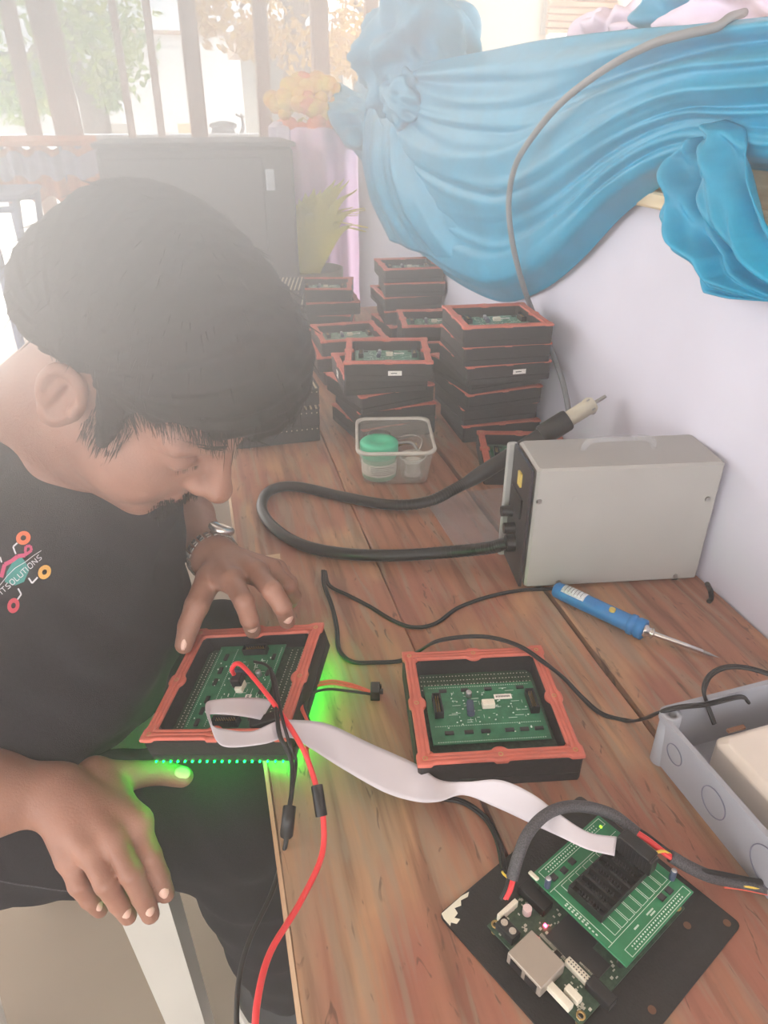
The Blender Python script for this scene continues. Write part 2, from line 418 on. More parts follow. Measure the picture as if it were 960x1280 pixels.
e = MB(); e.grid([[(.004, y, -.030), (.0035, y, -.004), (.0075, y, .0006)] for y in np.linspace(-.35, 2.45, 30)][::-1], 0, False); e.build('worn_edge', 'wood_edge', tb)
for y in (-.15, 1.05, 2.25): MB().box((.335, y, -.062), (.60, .07, .058)).build('crossbar', 'wood_under', tb)
for y in (-.15, 2.25):
    for x in (.06, .60): MB().box((x, y, -.42), (.06, .06, .66), bev=.004).build('leg', 'wood_under', tb)
tag(MB().add([at(322, 696, .0009), at(350, 692, .0009), at(353, 726, .0009), at(330, 722, .0009), at(318, 706, .0009)], [(4, 3, 2, 1, 0)]).build('paper_scrap', 'paper', solid=.0006), 'small tan scrap of paper tape stuck on the table beside the man\'s wrist', 'paper scrap')

# ------------------------------------------------------------------ booth: white cloth front, cream rail, blue satin
bt = thing('booth', 'tall booth counter with a white cloth front and cream rail behind the table', 'booth', (WX+.3, 1.4, -TABLE))
G = []
for i in range(121):
    y = -.9+(3.03+.9)*i/120; row = []
    for j in range(31):
        z = -TABLE+.01+(.478+TABLE-.01)*j/30; t = 1-(z+.75)/1.25
        row.append((WX-.004-.004*math.sin(y*9+z*2)-.003*math.sin(y*23+z*5+1)*t-.0015*math.sin(z*31+y*7), y, z))
    G.append(row)
MB().grid([r[::-1] for r in G][::-1] if False else G).build('cloth_front', 'white_cloth', bt, solid=.002)
MB().box((WX+.01, 1.065, .4855), (.05, 3.93, .022), bev=.003).build('rail', 'cream_wood', bt)
MB().box((WX+.02, .75, .585), (.03, 3.30, .18)).build('panel', 'cream_wood', bt)
MB().box((WX+.22, .75, .67), (.44, 3.30, .02)).build('top_board', 'cream_wood', bt)
MB().box((WX+.22, 3.02, -.14), (.43, .02, 1.21)).build('end_board', 'white_cloth', bt)
MB().box((WX+.43, .75, -.04), (.02, 3.3, 1.41)).build('back_board', 'white_cloth', bt)

def wall_yz(px, py): p = atx(px, py, WX); return p[1], p[2]
def interp(pts, t):
    P = np.array(pts, float); d = np.r_[0, np.cumsum(np.linalg.norm(np.diff(P, axis=0), axis=1))]; d /= d[-1]
    return np.array([np.interp(t, d, P[:, 0]), np.interp(t, d, P[:, 1])])
def ridge(t): return abs(math.sin(t))**.8
sw = thing('blue_satin_swag', 'wide sky blue satin swag knotted at the far end and draped along the booth', 'fabric', tuple(atx(640, 250, WX-.03)))
top = [(506, 96), (530, 82), (580, 72), (640, 61), (700, 50), (800, 38), (880, 32), (975, 23), (1100, 12)]
bot = [(474, 122), (466, 165), (478, 230), (505, 285), (540, 325), (590, 360), (640, 377), (690, 360), (735, 325), (790, 268), (850, 222), (915, 188), (980, 160), (1100, 120)]
bot = [(474, 122), (466, 165), (478, 230), (505, 285), (540, 325), (590, 360), (640, 377), (690, 360), (735, 325), (790, 268), (845, 228), (900, 208), (960, 212), (1100, 225)]
G = []; NU, NV = 170, 150
tp = smooth_path([(*q, 0) for q in top], 8)[:, :2]; bp = smooth_path([(*q, 0) for q in bot], 8)[:, :2]
def sfold(t): return (.5+.5*math.sin(t))**1.6
FOLDS = [(random.Random(40+k).uniform(.02, .98), random.Random(80+k).uniform(.012, .045), random.Random(120+k).uniform(.25, 1), random.Random(160+k).uniform(-.10, .10), random.Random(200+k).uniform(.0, 1.0), random.Random(240+k).uniform(.25, .8)) for k in range(46)]
for i in range(NU+1):
    u = i/NU; a = np.array(wall_yz(*interp(tp, u**1.15))); c = np.array(wall_yz(*interp(bp, u))); row = []
    for j in range(NV+1):
        v = j/NV; y, z = a*(1-v)+c*v
        f = 0
        for (v0, wd, am, sl, uc, ul) in FOLDS:
            vc = v0+sl*(u-.3)+.02*math.sin(u*9+v0*30); wdd = wd*(.55+.9*min(1, u*2)); d = (v-vc)/wdd
            if abs(d) < 3: f += am*math.exp(-d*d)*math.exp(-((u-uc)/ul)**2)
        f = .030*(1-math.exp(-f*.9))+.004*math.sin(v*34+u*6)
        belly = .012+.035*math.sin(math.pi*min(1, v*1.02))**.7*math.sin(math.pi*min(.9, u*.85+.08))
        edge = min(1, (1-v)*14+.08)
        row.append((WX-.012-(belly+f)*edge, y, z))
    G.append(row)
MB().grid(G).build('drape', 'satin_blue', sw, solid=.0015)
def crumple(c, r, R=None, amp=.16, seed=0, n=64, m_=44):
    rs = np.random.RandomState(seed); ph = rs.uniform(0, 6, 12); kx = rs.uniform(-1, 1, (6, 3)); kx /= np.linalg.norm(kx, axis=1)[:, None]
    def disp(d):
        q = d+.35*np.sin(d[[1, 2, 0]]*2.3+ph[:3]); return amp*(sum(sfold(5.0*(q@kx[i])*(1+i*.45)+ph[i])/(1+i*.3) for i in range(6))/2.2-.5)
    return uvsphere(c, r, n, m_, R, disp)
MB().grid(crumple(atx(505, 125, WX-.05), (.05, .14, .07), amp=.35, seed=3), closed=True).build('knot', 'satin_blue', sw)
MB().grid(crumple(atx(452, 150, WX+.0)+np.array([.03, .12, -.005]), (.105, .30, .10), euler(.12, 0, 0), amp=.5, seed=5), closed=True).build('bow_loop', 'satin_blue', sw)
MB().grid(crumple(atx(518, 66, WX-.0), (.125, .22, .125), euler(-.25, 0, 0), amp=.55, seed=8), closed=True).build('bow_loop', 'satin_blue', sw)
G = []
fl = [(480, 110), (470, 150), (468, 200), (478, 250), (500, 300)]; fr = [(530, 105), (560, 170), (600, 240), (640, 310), (670, 355)]
for i in range(41):
    u = i/40; a = wall_yz(*interp(fl, u)); c = wall_yz(*interp(fr, u)); row = []
    for j in range(61):
        v = j/60; y = a[0]*(1-v)+c[0]*v; z = a[1]*(1-v)+c[1]*v
        f = (.016+.010*u)*sfold(v*22+2*u*math.sin(v*5))+.006*sfold(v*50+u*4)
        row.append((WX-.03-(.03*math.sin(math.pi*v)+f+.024)*math.sin(math.pi*min(1, .12+.86*(1-u)))*math.sin(math.pi*min(.93, max(.07, v)))**.5, y, z))
    G.append(row)
MB().grid(G).build('fold_fan', 'satin_blue', sw, solid=.0015)
# second swag at the right
s2 = thing('blue_satin_tail', 'bunched sky blue satin tail hanging over the cream rail at the right edge', 'fabric', tuple(atx(930, 280, WX-.03)))
L2 = [(905, 195), (868, 216), (866, 232), (876, 255), (874, 282), (890, 318), (920, 342), (921, 352), (928, 366), (960, 372), (1010, 374)]
R2 = [(960, 150), (985, 160), (1000, 180), (1010, 220), (1020, 250), (1030, 280), (1040, 300), (1050, 320), (1060, 340), (1060, 350), (1060, 372)]
G = []
for i in range(81):
    u = i/80; a = wall_yz(*interp(L2, u)); c = wall_yz(*interp(R2, u)); row = []
    for j in range(71):
        v = j/70; y = a[0]*(1-v)+c[0]*v; z = a[1]*(1-v)+c[1]*v
        f = .034*sfold(v*16+2.5*u+1.2*math.sin(u*5))+.012*sfold(v*37-u*7+2*math.sin(u*6+v*3))+.003*math.sin(v*60+u*11)
        row.append((WX-.03-(f+.035)*min(1, .1+v*6)*math.sin(math.pi*min(.92, .14+u*.8))**.5, y, z))
    G.append(row)
MB().grid(G).build('gathered_tail', 'satin_blue', s2, solid=.0015)
# fabric ruffles on the counter top
for k, (px, py, sx, sz, m_, lb) in enumerate([(772, 22, .06, .035, 'lilac_pale', 'small pale lilac ruffle on the booth top beside the blue scrap'), (872, 12, .08, .04, 'satin_blue', 'scrap of blue satin bunched on the booth top between lilac ruffles'), (935, 10, .09, .05, 'lilac_pale', 'large pale lilac ruffle on the booth top at the right edge'), (825, 32, .07, .02, 'lilac_pale', 'low pale lilac ruffle lying on the booth top by the cable')]):
    p = atx(px, py, WX+.09); p[2] = .695+sz*.6
    tag(MB().grid(crumple(p, (.06, sx, sz), amp=.7, seed=20+k), closed=True).build('fabric_ruffle', m_), lb, 'fabric')

# ------------------------------------------------------------------ LED modules
S_, MH = .084, .037
def gasket_mb():
    n = 4*56; P = []; per = 8*.0765; bumps = []
    def cp(s):   # centreline point, outward normal
        s = s % per; side = int(s//(2*.0765)); t = s-side*2*.0765-.0765; h = .0765
        return [((t, -h), (0, -1)), ((h, t), (1, 0)), ((-t, h), (0, 1)), ((-h, -t), (-1, 0))][side]
    cs = [0, .0765, .153, .2295, .306, .3825, .459, .5355]
    V = []; prof = [(-1, -.004), (-1, -.0006), (-.9, 0), (-.42, 0), (-.36, -.0006), (-.3, 0), (.3, 0), (.36, -.0006), (.42, 0), (.9, 0), (1, -.0006), (1, -.004)]
    for i in range(n):
        s = per*i/n; (x, y), nn = cp(s); dd = min(min(abs(s-c), per-abs(s-c)) for c in cs)
        hw = max(.0062, math.sqrt(max(0, .0105**2-dd*dd)))
        mx = np.array((x, y)); cdist = min(abs(abs(x)-.0765), 1)+min(abs(abs(y)-.0765), 1)
        row = []
        for t, dz in prof:
            if cdist < .006:                       # mitre at a corner
                k = 1-cdist/.006; nd = np.array((math.copysign(1, x), math.copysign(1, y)))*.78*k+np.array(nn)*(1-k)
            else: nd = np.array(nn)
            q = mx+nd*hw*t*(1 if t > 0 else 1); q = np.clip(q, -S_-.0012, S_+.0012); row.append((q[0], q[1], MH+dz))
        V.append(row)
    m = MB(); V.append(V[0]); m.grid([r for r in V], 0, True); return m
def housing_mb(cav=.012):
    m = MB(); o, i_ = S_, .0700
    sq = lambda r, z, c: [(r-c, -r, z), (r, -r+c, z), (r, r-c, z), (r-c, r, z), (-r+c, r, z), (-r, r-c, z), (-r, -r+c, z), (-r+c, -r, z)]
    rings = [sq(o-.001, 0, .003), sq(o, .001, .003), sq(o, .011, .003), sq(o-.0008, .0115, .003), sq(o-.0008, .0125, .003), sq(o, .013, .003), sq(o, MH-.0035, .003), sq(i_, MH-.0035, .006), sq(i_-.001, cav, .006)]
    m.grid([r[::-1] for r in rings], 0, False, True); m.add(sq(o-.001, 0, .003), [tuple(range(8))[::-1]]); m.add(sq(i_-.001, cav, .006), [tuple(range(8))], 1); return m
def dots(m, xs, ys, z, r, mi=0):
    for x in xs:
        for y in ys: m.add([(x-r, y-r, z), (x+r, y-r, z), (x+r, y+r, z), (x-r, y+r, z), (x, y, z+r*.8)], [(0, 1, 4), (1, 2, 4), (2, 3, 4), (3, 0, 4)], mi)
def make_board(root, turn=0, seed=0, lit=False, rich=True):
    rs = random.Random(seed); T = rotz(turn)
    def bd(m, name, mats, par=root): m.v = [tuple(T@np.array(p)) for p in m.v]; return m.build(name, mats, par, local=True)
    bz = .0125
    m = MB(); m.box((0, 0, bz), (.139, .137, .0012)); base = bd(m, 'base_board', 'pcb_dark')
    m = MB()
    for y in list(np.linspace(.043, .064, 4))+list(np.linspace(-.064, -.053, 3)): dots(m, [x+rs.uniform(-.0006, .0006) for x in np.linspace(-.064, .064, 34)], [y], bz+.0006, .0007)
    tag(bd(m, 'solder_joint', 'solder', base), kind='stuff')
    z = .0235; m = MB(); m.box((-.001, -.005, z-.0008), (.126, .086, .0016)); brd = bd(m, 'circuit_board', 'pcb_green')
    for sx in (-.0525, .0535):
        m = MB(); x = sx
        for dx in (-.0042, .0042): m.box((x+dx, .003, z+.0045), (.0012, .030, .009))
        for dy in (-.0145, .0145): m.box((x, .003+dy, z+.0045), (.0084, .0012, .009))
        m.box((x, .003, z+.0008), (.0084, .030, .0016)); h = bd(m, 'header', 'plastic_black', brd)
        if rich:
            m = MB()
            for dx in (-.0013, .0013):
                for k in range(8): m.box((x+dx, .003-.0105+k*.003, z+.005), (.0006, .0006, .007))
            tag(bd(m, 'pin', 'brass', brd), kind='stuff')
    m = MB(); m.lathe([(0, z), (.0032, z), (.0034, z+.0065), (.0028, z+.0075), (0, z+.0075)], (-.015, .019, 0)); bd(m, 'capacitor', 'alu', brd)
    m = MB(); m.cyl((-.018, -.012, z+.0042), (-.016, .006, z+.0042), .0042, n=14); bd(m, 'capacitor', 'cap_sleeve', brd)
    m = MB(); m.box((.004, .0026, z+.0035), (.014, .009, .007), bev=.0006); bd(m, 'power_socket', 'plastic_white', brd)
    m = MB(); m.box((.0235, .0155, z+.0006), (.020, .0075, .0008), bev=.0003); lb = bd(m, 'sticker', 'label_white', brd)
    m = MB()
    for k in range(9): m.box((.016+k*.0018, .0155, z+.0011), (.0011, .0028, .0001))
    tag(bd(m, 'lettering', 'ink', brd), kind='stuff')
    for x in (-.045, -.024, -.006, .020, .036, .052): m = MB(); m.box((x, -.034, z+.0009), (.0095, .0042, .0018)); bd(m, 'chip', 'chip', brd)
    for x in (-.043, -.018, .009, .046): m = MB(); m.box((x, .0285, z+.0009), (.0085, .0038, .0018)); bd(m, 'chip', 'chip', brd)
    if rich:
        m = MB()
        for y in (.0345, -.0235, -.0455): dots(m, np.linspace(-.058, .056, 46), [y], z, .0005)
        for _ in range(46):
            x, y = rs.uniform(-.04, .045), rs.uniform(-.02, .03); l = rs.uniform(.002, .010); h = rs.random() < .6
            m.box((x, y, z+.0003), ((l, .0004, .0003) if h else (.0004, l*.6, .0003)))
        for _ in range(40): m.box((rs.uniform(-.045, .048), rs.uniform(-.04, .03), z+.0006), (.0016, .0009, .001))
        tag(bd(m, 'small_component', 'silk', brd), kind='stuff')
    return brd
def sticker(root, x, z, side=0, w_=.026, h_=.009):
    m = MB(); m.box((x, -S_-.0006, z), (w_, .0006, h_)); m.box((x-.002, -S_-.001, z), (w_*.45, .0003, .0016), 1); T = rotz(side)
    m.v = [tuple(T@np.array(p)) for p in m.v]; m.build('sticker', ['label_white', 'ink'], root, local=True)
def make_module(name='led_module', rich=True, turn=0, seed=0):
    r = thing(name, 'x', 'led module')
    housing_mb().build('housing', ['housing_black', 'housing_inner'], r, local=True)
    g = gasket_mb().build('gasket', 'gasket', r, local=True)
    for x in (-.0765, 0, .0765):
        for y in (-.0765, 0, .0765):
            if x or y: MB().lathe([(.0026, MH-.0003), (.0026, MH+.0002), (.0017, MH+.0002), (.0015, MH-.0012), (0, MH-.0012)], (x, y, 0), n=10).build('screw', 'brass', r, local=True)
    make_board(r, turn, seed, rich=rich); return r
modA = make_module(turn=0, seed=1)
modA.location = (.2495, .5300, 0); modA.rotation_euler = (0, 0, math.radians(-10))
modA['label'] = 'red-rimmed LED module lying alone face down in the middle of the table'; modA['group'] = 'led modules'
# plain, buried module: housing, rim and bare board only
plain = thing('led_module', 'x', 'led module'); housing_mb().build('housing', ['housing_black', 'housing_inner'], plain, local=True); gasket_mb().build('gasket', 'gasket', plain, local=True)
m = MB(); m.box((0, 0, .0125), (.139, .137, .0012)); m.build('base_board', 'pcb_dark', plain, local=True)
# module seen lamp side up: ribbed black face with beige lamp rows
face = thing('led_module', 'x', 'led module'); housing_mb().build('housing', ['housing_black', 'housing_inner'], face, local=True)
for o in [x for x in bpy.data.objects if x.parent == face]: o.rotation_euler = (math.pi, 0, 0); o.location = (0, 0, MH)
for k in range(16):
    x = -.0788+k*.0105; MB().box((x, 0, MH+.0008), (.0035, .160, .0016)).build('lamp_row', 'led_beige', face, local=True)
    MB().box((x+.005, 0, MH+.0017), (.0022, .163, .0034)).build('louvre', 'housing_black', face, local=True)
m = MB()
for k in range(16): m.box((-.0788+k*.0105, -S_-.0008, MH-.006), (.002, .0016, .002))
tag(m.build('clip', 'led_beige', face, local=True), kind='stuff')
for r in (modA, plain, face): index_kids(r)
ORD = ['topmost', 'second from the top', 'third from the top', 'fourth from the top', 'fifth from the top', 'sixth from the top', 'bottom one']
used_plain = [False]; used_face = [False]
def put(proto, x, y, z, rz, label, group, flag=None):
    if flag is not None and not flag[0]: o = proto; flag[0] = True
    else: o = copy_tree(proto)
    o.location = (x, y, z); o.rotation_euler = (0, 0, math.radians(rz)); o['label'] = label; o['group'] = group; return o
def stack(pos, desc):        # pos listed from the bottom up
    n = len(pos); out = []
    for k, (x, y, rz) in enumerate(pos):
        i = n-1-k; od = ORD[i] if i < n-1 or n == 1 else 'bottom one'
        lb = f'red-rimmed LED module, {od} in the {desc}' if n > 1 else f'black LED module with red rim, {desc}'
        out.append(put(modA if i == 0 else plain, x, y, k*(MH+.0006), rz, lb, 'led modules', None if i == 0 else used_plain))
    return out
sA = stack([(.575, 1.345, -2), (.566, 1.352, 2), (.560, 1.335, 6), (.556, 1.338, 10), (.545, 1.275, 0), (.541, 1.270, -3), (.538, 1.262, -5)], 'nearest tall stack under the swag')
sB = stack([(.565, 2.0, -4), (.575, 1.99, 6), (.582, 2.0, -6), (.572, 2.01, 0), (.585, 2.0, -8), (.578, 2.005, -4)], 'far tall stack touching the blue swag')
sC = stack([(.365, 2.14, -10), (.36, 2.16, -16), (.372, 2.15, -4), (.362, 2.16, -14)], 'far left stack beside the man\'s hair')
sD = stack([(.35, 1.77, 4), (.345, 1.75, -4), (.352, 1.76, 0)], 'low stack behind the labelled front stack')
sE = stack([(.350, 1.395, 12), (.352, 1.39, 6), (.34, 1.385, 14), (.335, 1.375, -2), (.345, 1.335, -13)], 'front stack above the plastic tub')
sF = stack([(.56, 1.71, -2), (.555, 1.70, 3), (.56, 1.69, -6), (.555, 1.695, -10)], 'half hidden middle stack')
g_ = put(modA, .565, 1.135, 0, -16, 'black LED module with red rim lying on the table behind the soldering station', 'led modules')
sticker(sA[4], .02, .02); sticker(sE[4], .012, .016); sticker(sE[3], .0, .018, -math.pi/2, .02, .014)
fs = []
for k, (x, y, rz, z) in enumerate([(.118, 1.425, 1, 0), (.122, 1.42, -2, MH+.001), (.12, 1.43, 2, 2*MH+.002)]):
    fs.append(put(face, x, y, z, rz, f'LED module lamp side up, {["lowest", "middle", "top"][k]} of three behind the hair', 'led modules lamp side up', used_face))
for k, z in enumerate([0, .038, .076, .114, .152]):
    fs.append(put(face, .188+.004*(k % 2), 1.99, z, -14+3*k % 5, f'LED module lamp side up, {["lowest", "next lowest", "middle", "next highest", "topmost"][k]} in the farthest left stack', 'led modules lamp side up', used_face))

# the held module, tilted in the hand, its lamps lit green
held = thing('lit_led_module', 'red-rimmed LED module held tilted over the table edge, green lamps glowing underneath', 'led module')
HR = euler(math.radians(5.85), math.radians(-11.56), math.radians(-24.43)); HC = np.array([-.0136, .6286, .0393])-HR@np.array([0, 0, MH])
held.matrix_world = Matrix.Translation(Vector(HC)) @ Matrix(HR.tolist()).to_4x4()
housing_mb().build('housing', ['housing_black', 'housing_inner'], held, local=True); gasket_mb().build('gasket', 'gasket', held, local=True)
for x in (-.0765, 0, .0765):
    for y in (-.0765, 0, .0765):
        if x or y: MB().lathe([(.0026, MH-.0003), (.0026, MH+.0002), (.0017, MH+.0002), (.0015, MH-.0012), (0, MH-.0012)], (x, y, 0), n=10).build('screw', 'brass', held, local=True)
make_board(held, -math.pi/2, 5)
m = MB()
for i in range(20):
    for j in range(20):
        x = -.0798+i*.0084; y = -.0798+j*.0084; r = .0022
        m.add([(x-r, y-r, 0), (x+r, y-r, 0), (x+r, y+r, 0), (x-r, y+r, 0), (x, y, -.0028)], [(1, 0, 4), (2, 1, 4), (3, 2, 4), (0, 3, 4)])
for k in range(19):
    x = -.0792+k*.0088; m.cyl((x, -S_+.002, .0008), (x, -S_-.0016, .0008), .0014, .0009, n=6)
tag(m.build('green_lamp', 'led_green', held, local=True), kind='stuff')
def hw(x, y, z): return HR@np.array([x, y, z])+HC

# ------------------------------------------------------------------ soldering station
SY = math.radians(-9); SO = np.array([.391, .753, 0]); SX = np.array([math.cos(SY), math.sin(SY), 0]); SV = np.array([-math.sin(SY), math.cos(SY), 0]); SZ = np.array([0, 0, 1.])
st = thing('soldering_station', 'grey metal hot air soldering station box standing against the white cloth', 'soldering station', tuple(SO+SX*.13+SV*.05), SY)
def onst(px, py):      # local (y, z) of the front panel plane seen there
    d = ray(px, py); t = (SO-CAM)@SX/(d@SX); p = CAM+d*t-SO; return p@SV, p@SZ
def side(px, py):
    d = ray(px, py); t = (SO-CAM)@SV/(d@SV); p = CAM+d*t-SO; return p@SX, p@SZ
def SW(x, y, z): return SO+SX*x+SV*y+SZ*z
def sbox(c, d, bev=0, mi=0): m = MB(); m.box(SW(*c), d, mi, rotz(SY), bev); return m
LX, LY, LZ = .262, .097, .192
sbox((LX/2+.003, LY/2, LZ/2+.003), (LX-.006, LY, LZ-.004), .0035).build('case', 'station_grey', st)
sbox((.0, LY/2, LZ/2+.003), (.004, LY-.004, LZ-.008)).build('front_panel', 'station_face', st)
m = sbox((-.004, LY-.004, LZ/2+.002), (.014, .008, LZ-.004), .002); m.build('bezel', 'bezel', st)
sbox((-.003, .045, .158), (.003, .014, .020)).build('warning_sticker', 'yellow', st)
sbox((-.003, .05, .120), (.003, .05, .03)).build('display', 'plastic_black', st)
y1, z1 = onst(636, 627); y2, z2 = onst(641, 652); y3, z3_ = onst(646, 682)
for (yy, zz) in ((min(y1, .07), z1), (min(y2, .05), z2)): MB().cyl(SW(-.002, yy, zz), SW(-.018, yy, zz), .0085, .0078, n=20).build('knob', 'plastic_black', st)
MB().cyl(SW(-.002, .045, z3_), SW(-.014, .045, z3_), .013, .012, n=20).build('hose_port', 'plastic_black', st)
for px, py in ((674, 627), (902, 623), (843, 724), (698, 729)):
    x, z = side(px, py); x = min(x, LX-.014); z = max(z, .012); q = MB(); q.cyl(SW(x, .001, z), SW(x, -.0018, z), .0042, .0034, n=14); q.build('screw', 'steel_dull', st)
for px, py in ((703, 632), (718, 624)):
    x, z = side(px, py); q = MB(); q.cyl(SW(x, .001, z), SW(x, -.0006, z), .0034, .003, n=14); q.build('rivet', 'station_grey', st)
m = MB(); m.tube([SW(x, .055, z) for x, z in ((.085, .192), (.088, .202), (.10, .208), (.15, .209), (.17, .208), (.182, .202), (.185, .192))], .0045, 10); m.build('handle', 'film', st)
for x in (.03, .235):
    for y in (.015, .08): MB().cyl(SW(x, y, -.0), SW(x, y, .004), .008, n=12).build('foot', 'plastic_black', st)
# hose and hot air handpiece
hp = thing('hot_air_gun', 'black ribbed hose and hot air handpiece with beige nozzle looping from the station', 'hot air gun', tuple(at(430, 650, 0)))
tipw = atx(757, 495, .636); g0 = at(584, 603, .045); gdir = (tipw-g0)/np.linalg.norm(tipw-g0); GL = np.linalg.norm(tipw-g0)
pts = [SW(-.012, .045, z3_), at(610, 685, .04), at(560, 690, .018), at(500, 694, .011), at(430, 692, .0105), at(375, 680, .0105), at(338, 655, .0105), at(327, 632, .0105), at(338, 613, .0105), at(370, 608, .0105), at(430, 621, .0105), at(490, 631, .0115), at(535, 627, .02), at(565, 613, .035), g0]
hs = MB(); hs.tube(pts, .0092, 12, sub=8); hs.build('hose', 'hose', hp)
P = smooth_path(pts, 24)
def coil(P, i0, i1, mb, R_=.0098):
    for i in range(i0, i1, 3):
        t = P[min(i+1, len(P)-1)]-P[i]; t /= np.linalg.norm(t)+1e-9; mb.cyl(P[i]-t*.0009, P[i]+t*.0009, R_, n=12)
m = MB(); coil(P, 10, 70, m); coil(P, len(P)-70, len(P)-4, m, .0102); tag(m.build('hose_rib', 'hose', hp), kind='stuff')
def gp(t): return g0+gdir*GL*t
m = MB(); m.tube([gp(-.02), gp(.05), gp(.12), gp(.40), gp(.60), gp(.62)], [.010, .0125, .0135, .0135, .0145, .015], 18, sub=0); m.build('grip', 'gun_black', hp)
m = MB(); m.tube([gp(.54), gp(.555), gp(.72), gp(.735)], [.017, .0185, .0185, .017], 20, sub=0); m.build('collar', 'gun_black', hp)
m = MB(); m.tube([gp(.72), gp(.74), gp(.86), gp(.875), gp(.90), gp(.92)], [.0125, .0135, .0135, .0145, .0145, .011], 20, sub=0); m.build('nozzle', 'gun_beige', hp)
m = MB(); m.tube([gp(.91), gp(1.0)], [.0035, .003], 10, sub=0); m.build('tip', 'steel_dull', hp)
for k in range(5):
    a = k*1.256; u = np.cross(gdir, SZ); u /= np.linalg.norm(u); q = np.cross(u, gdir)
    c = gp(.888)+.0146*(math.cos(a)*u+math.sin(a)*q); m = MB(); m.cyl(c-gdir*.003, c+gdir*.003, .0016, n=6); m.build('vent_slot', 'steel_dull', hp)

# ------------------------------------------------------------------ blue soldering iron
ir = thing('soldering_iron', 'translucent blue soldering iron lying on the table in front of the station', 'soldering iron', tuple(at(770, 770, 0)))
i0, i1, i2 = at(694, 736, .0125), at(806, 788, .0145), at(899, 822, .0035); d1 = i1-i0; L1 = np.linalg.norm(d1); d1 /= L1
ip = lambda t: i0+d1*L1*t
m = MB(); m.tube([ip(0), ip(.02), ip(.1), ip(.8), ip(.84)], [.009, .0112, .0118, .0118, .0118], 22, sub=0); m.build('handle', 'iron_blue', ir)
m = MB(); m.tube([ip(.84), ip(.85), ip(.89), ip(.895), ip(.92), ip(.93), ip(.99), ip(1.0)], [.0118, .0142, .0142, .0125, .0125, .014, .014, .011], 22, sub=0); m.build('collar', 'iron_blue', ir)
m = MB(); u = np.cross(d1, SZ); u /= np.linalg.norm(u)
G = []
for i in range(2):
    row = []
    for k in range(9): a = math.radians(55+k*11); row.append(ip(.1 if i == 0 else .36)+.0121*(math.cos(a)*u*-1+math.sin(a)*SZ))
    G.append(row)
m.grid(G); m.build('rating_label', 'iron_label', ir, solid=.0004)
m = MB()
for k in range(6): m.tube([ip(.14+.035*k)+.0126*(math.cos(math.radians(a))*u*-1+math.sin(math.radians(a))*SZ) for a in (70, 90, 110, 125)], .0003, 5, sub=0)
tag(m.build('lettering', 'ink', ir), kind='stuff')
c = ip(.66)+.0118*(-u*-.35+SZ*.93); m = MB(); m.cyl(c-SZ*.001, c+SZ*.0025, .0045, .004, n=16); m.build('button', 'yellow', ir)
d2 = i2-i1; L2_ = np.linalg.norm(d2); d2 /= L2_; jp = lambda t: i1+d2*L2_*t
m = MB(); m.tube([jp(-.02), jp(.04), jp(.05), jp(.09), jp(.1), jp(.13)], [.0085, .0085, .0062, .0062, .0082, .0045], 16, sub=0); m.build('ferrule', 'steel', ir)
m = MB(); m.tube([jp(.1), jp(.12), jp(.78), jp(.79)], [.003, .0036, .003, .002], 12, sub=0); m.build('barrel', 'steel', ir)
m = MB(); m.tube([jp(.78), jp(.88), jp(.9), jp(1.0)], [.0022, .0020, .0014, .0003], 10, sub=0); m.build('tip', 'steel_dull', ir)

# ------------------------------------------------------------------ plastic tub and its contents
def rrect(w_, h_, r, n=6):
    out = []
    for cx, cy, a0 in ((w_-r, h_-r, 0), (-w_+r, h_-r, 90), (-w_+r, -h_+r, 180), (w_-r, -h_+r, 270)):
        for k in range(n+1): a = math.radians(a0+90*k/n); out.append((cx+r*math.cos(a), cy+r*math.sin(a)))
    return out
TC = np.array([.320, 1.185, 0]); TA = math.radians(-12)
tub = thing('plastic_tub', 'clear plastic tub with open top holding soldering supplies on the table', 'tub', tuple(TC), TA)
rings = []
for s_, z in ((.80, .0), (.84, .001), (.86, .004), (.98, .068)): rings.append([(x*s_, y*s_, z) for x, y in rrect(.070, .082, .022)])
inner = [[(x*s_, y*s_, z) for x, y in rrect(.070, .082, .022)] for s_, z in ((.965, .068), (.845, .005), (.80, .0018))]
m = MB(); m.grid(rings+inner, 0, True, True); m.add(rings[0], [tuple(range(len(rings[0])))[::-1]]); m.build('body', 'tub', tub, local=True)
rr = [[(x*s_, y*s_, z) for x, y in rrect(.070, .082, .022)] for s_, z in ((.965, .067), (.965, .071), (1.03, .072), (1.045, .069), (1.03, .0655), (.985, .066), (.965, .067))]
m = MB(); m.grid(rr, 0, True, True); m.build('rim', 'tub_rim', tub, local=True)
def tl(x, y, z=0): return TC+rotz(TA)@np.array([x, y, z])
jr = thing('green_lidded_jar', 'small clear jar with a mint green lid standing in the tub', 'jar', tuple(tl(-.030, -.034, .002)))
jr.scale = (1.2, 1.2, 1.08)
jx, jy = 0, 0
MB().lathe([(0, 0), (.024, 0), (.0265, .003), (.0265, .038), (.024, .042), (.0, .042)], (0, 0, 0)).build('jar_body', 'mint_clear', jr, local=True)
MB().lathe([(.0270, .010), (.0272, .012), (.0272, .030), (.0270, .032)], (0, 0, 0)).build('jar_label', 'jar_label', jr, local=True)
m = MB()
for k in range(5): m.grid([[(.0275*math.cos(a), .0275*math.sin(a), .014+k*.0034+dz) for a in np.linspace(4.0, 5.4-.15*(k % 3), 10)] for dz in (0, .001)])
tag(m.build('lettering', 'ink', jr, local=True), kind='stuff')
MB().lathe([(.0285, .041), (.0295, .043), (.0295, .063), (.027, .066), (.012, .0665), (.011, .064), (0, .064)], (0, 0, 0)).build('lid', 'mint', jr, local=True)
cp = thing('solder_roll', 'small white roll of solder wire in a clear cup beside the green jar', 'solder roll', tuple(tl(.032, -.040, .002)))
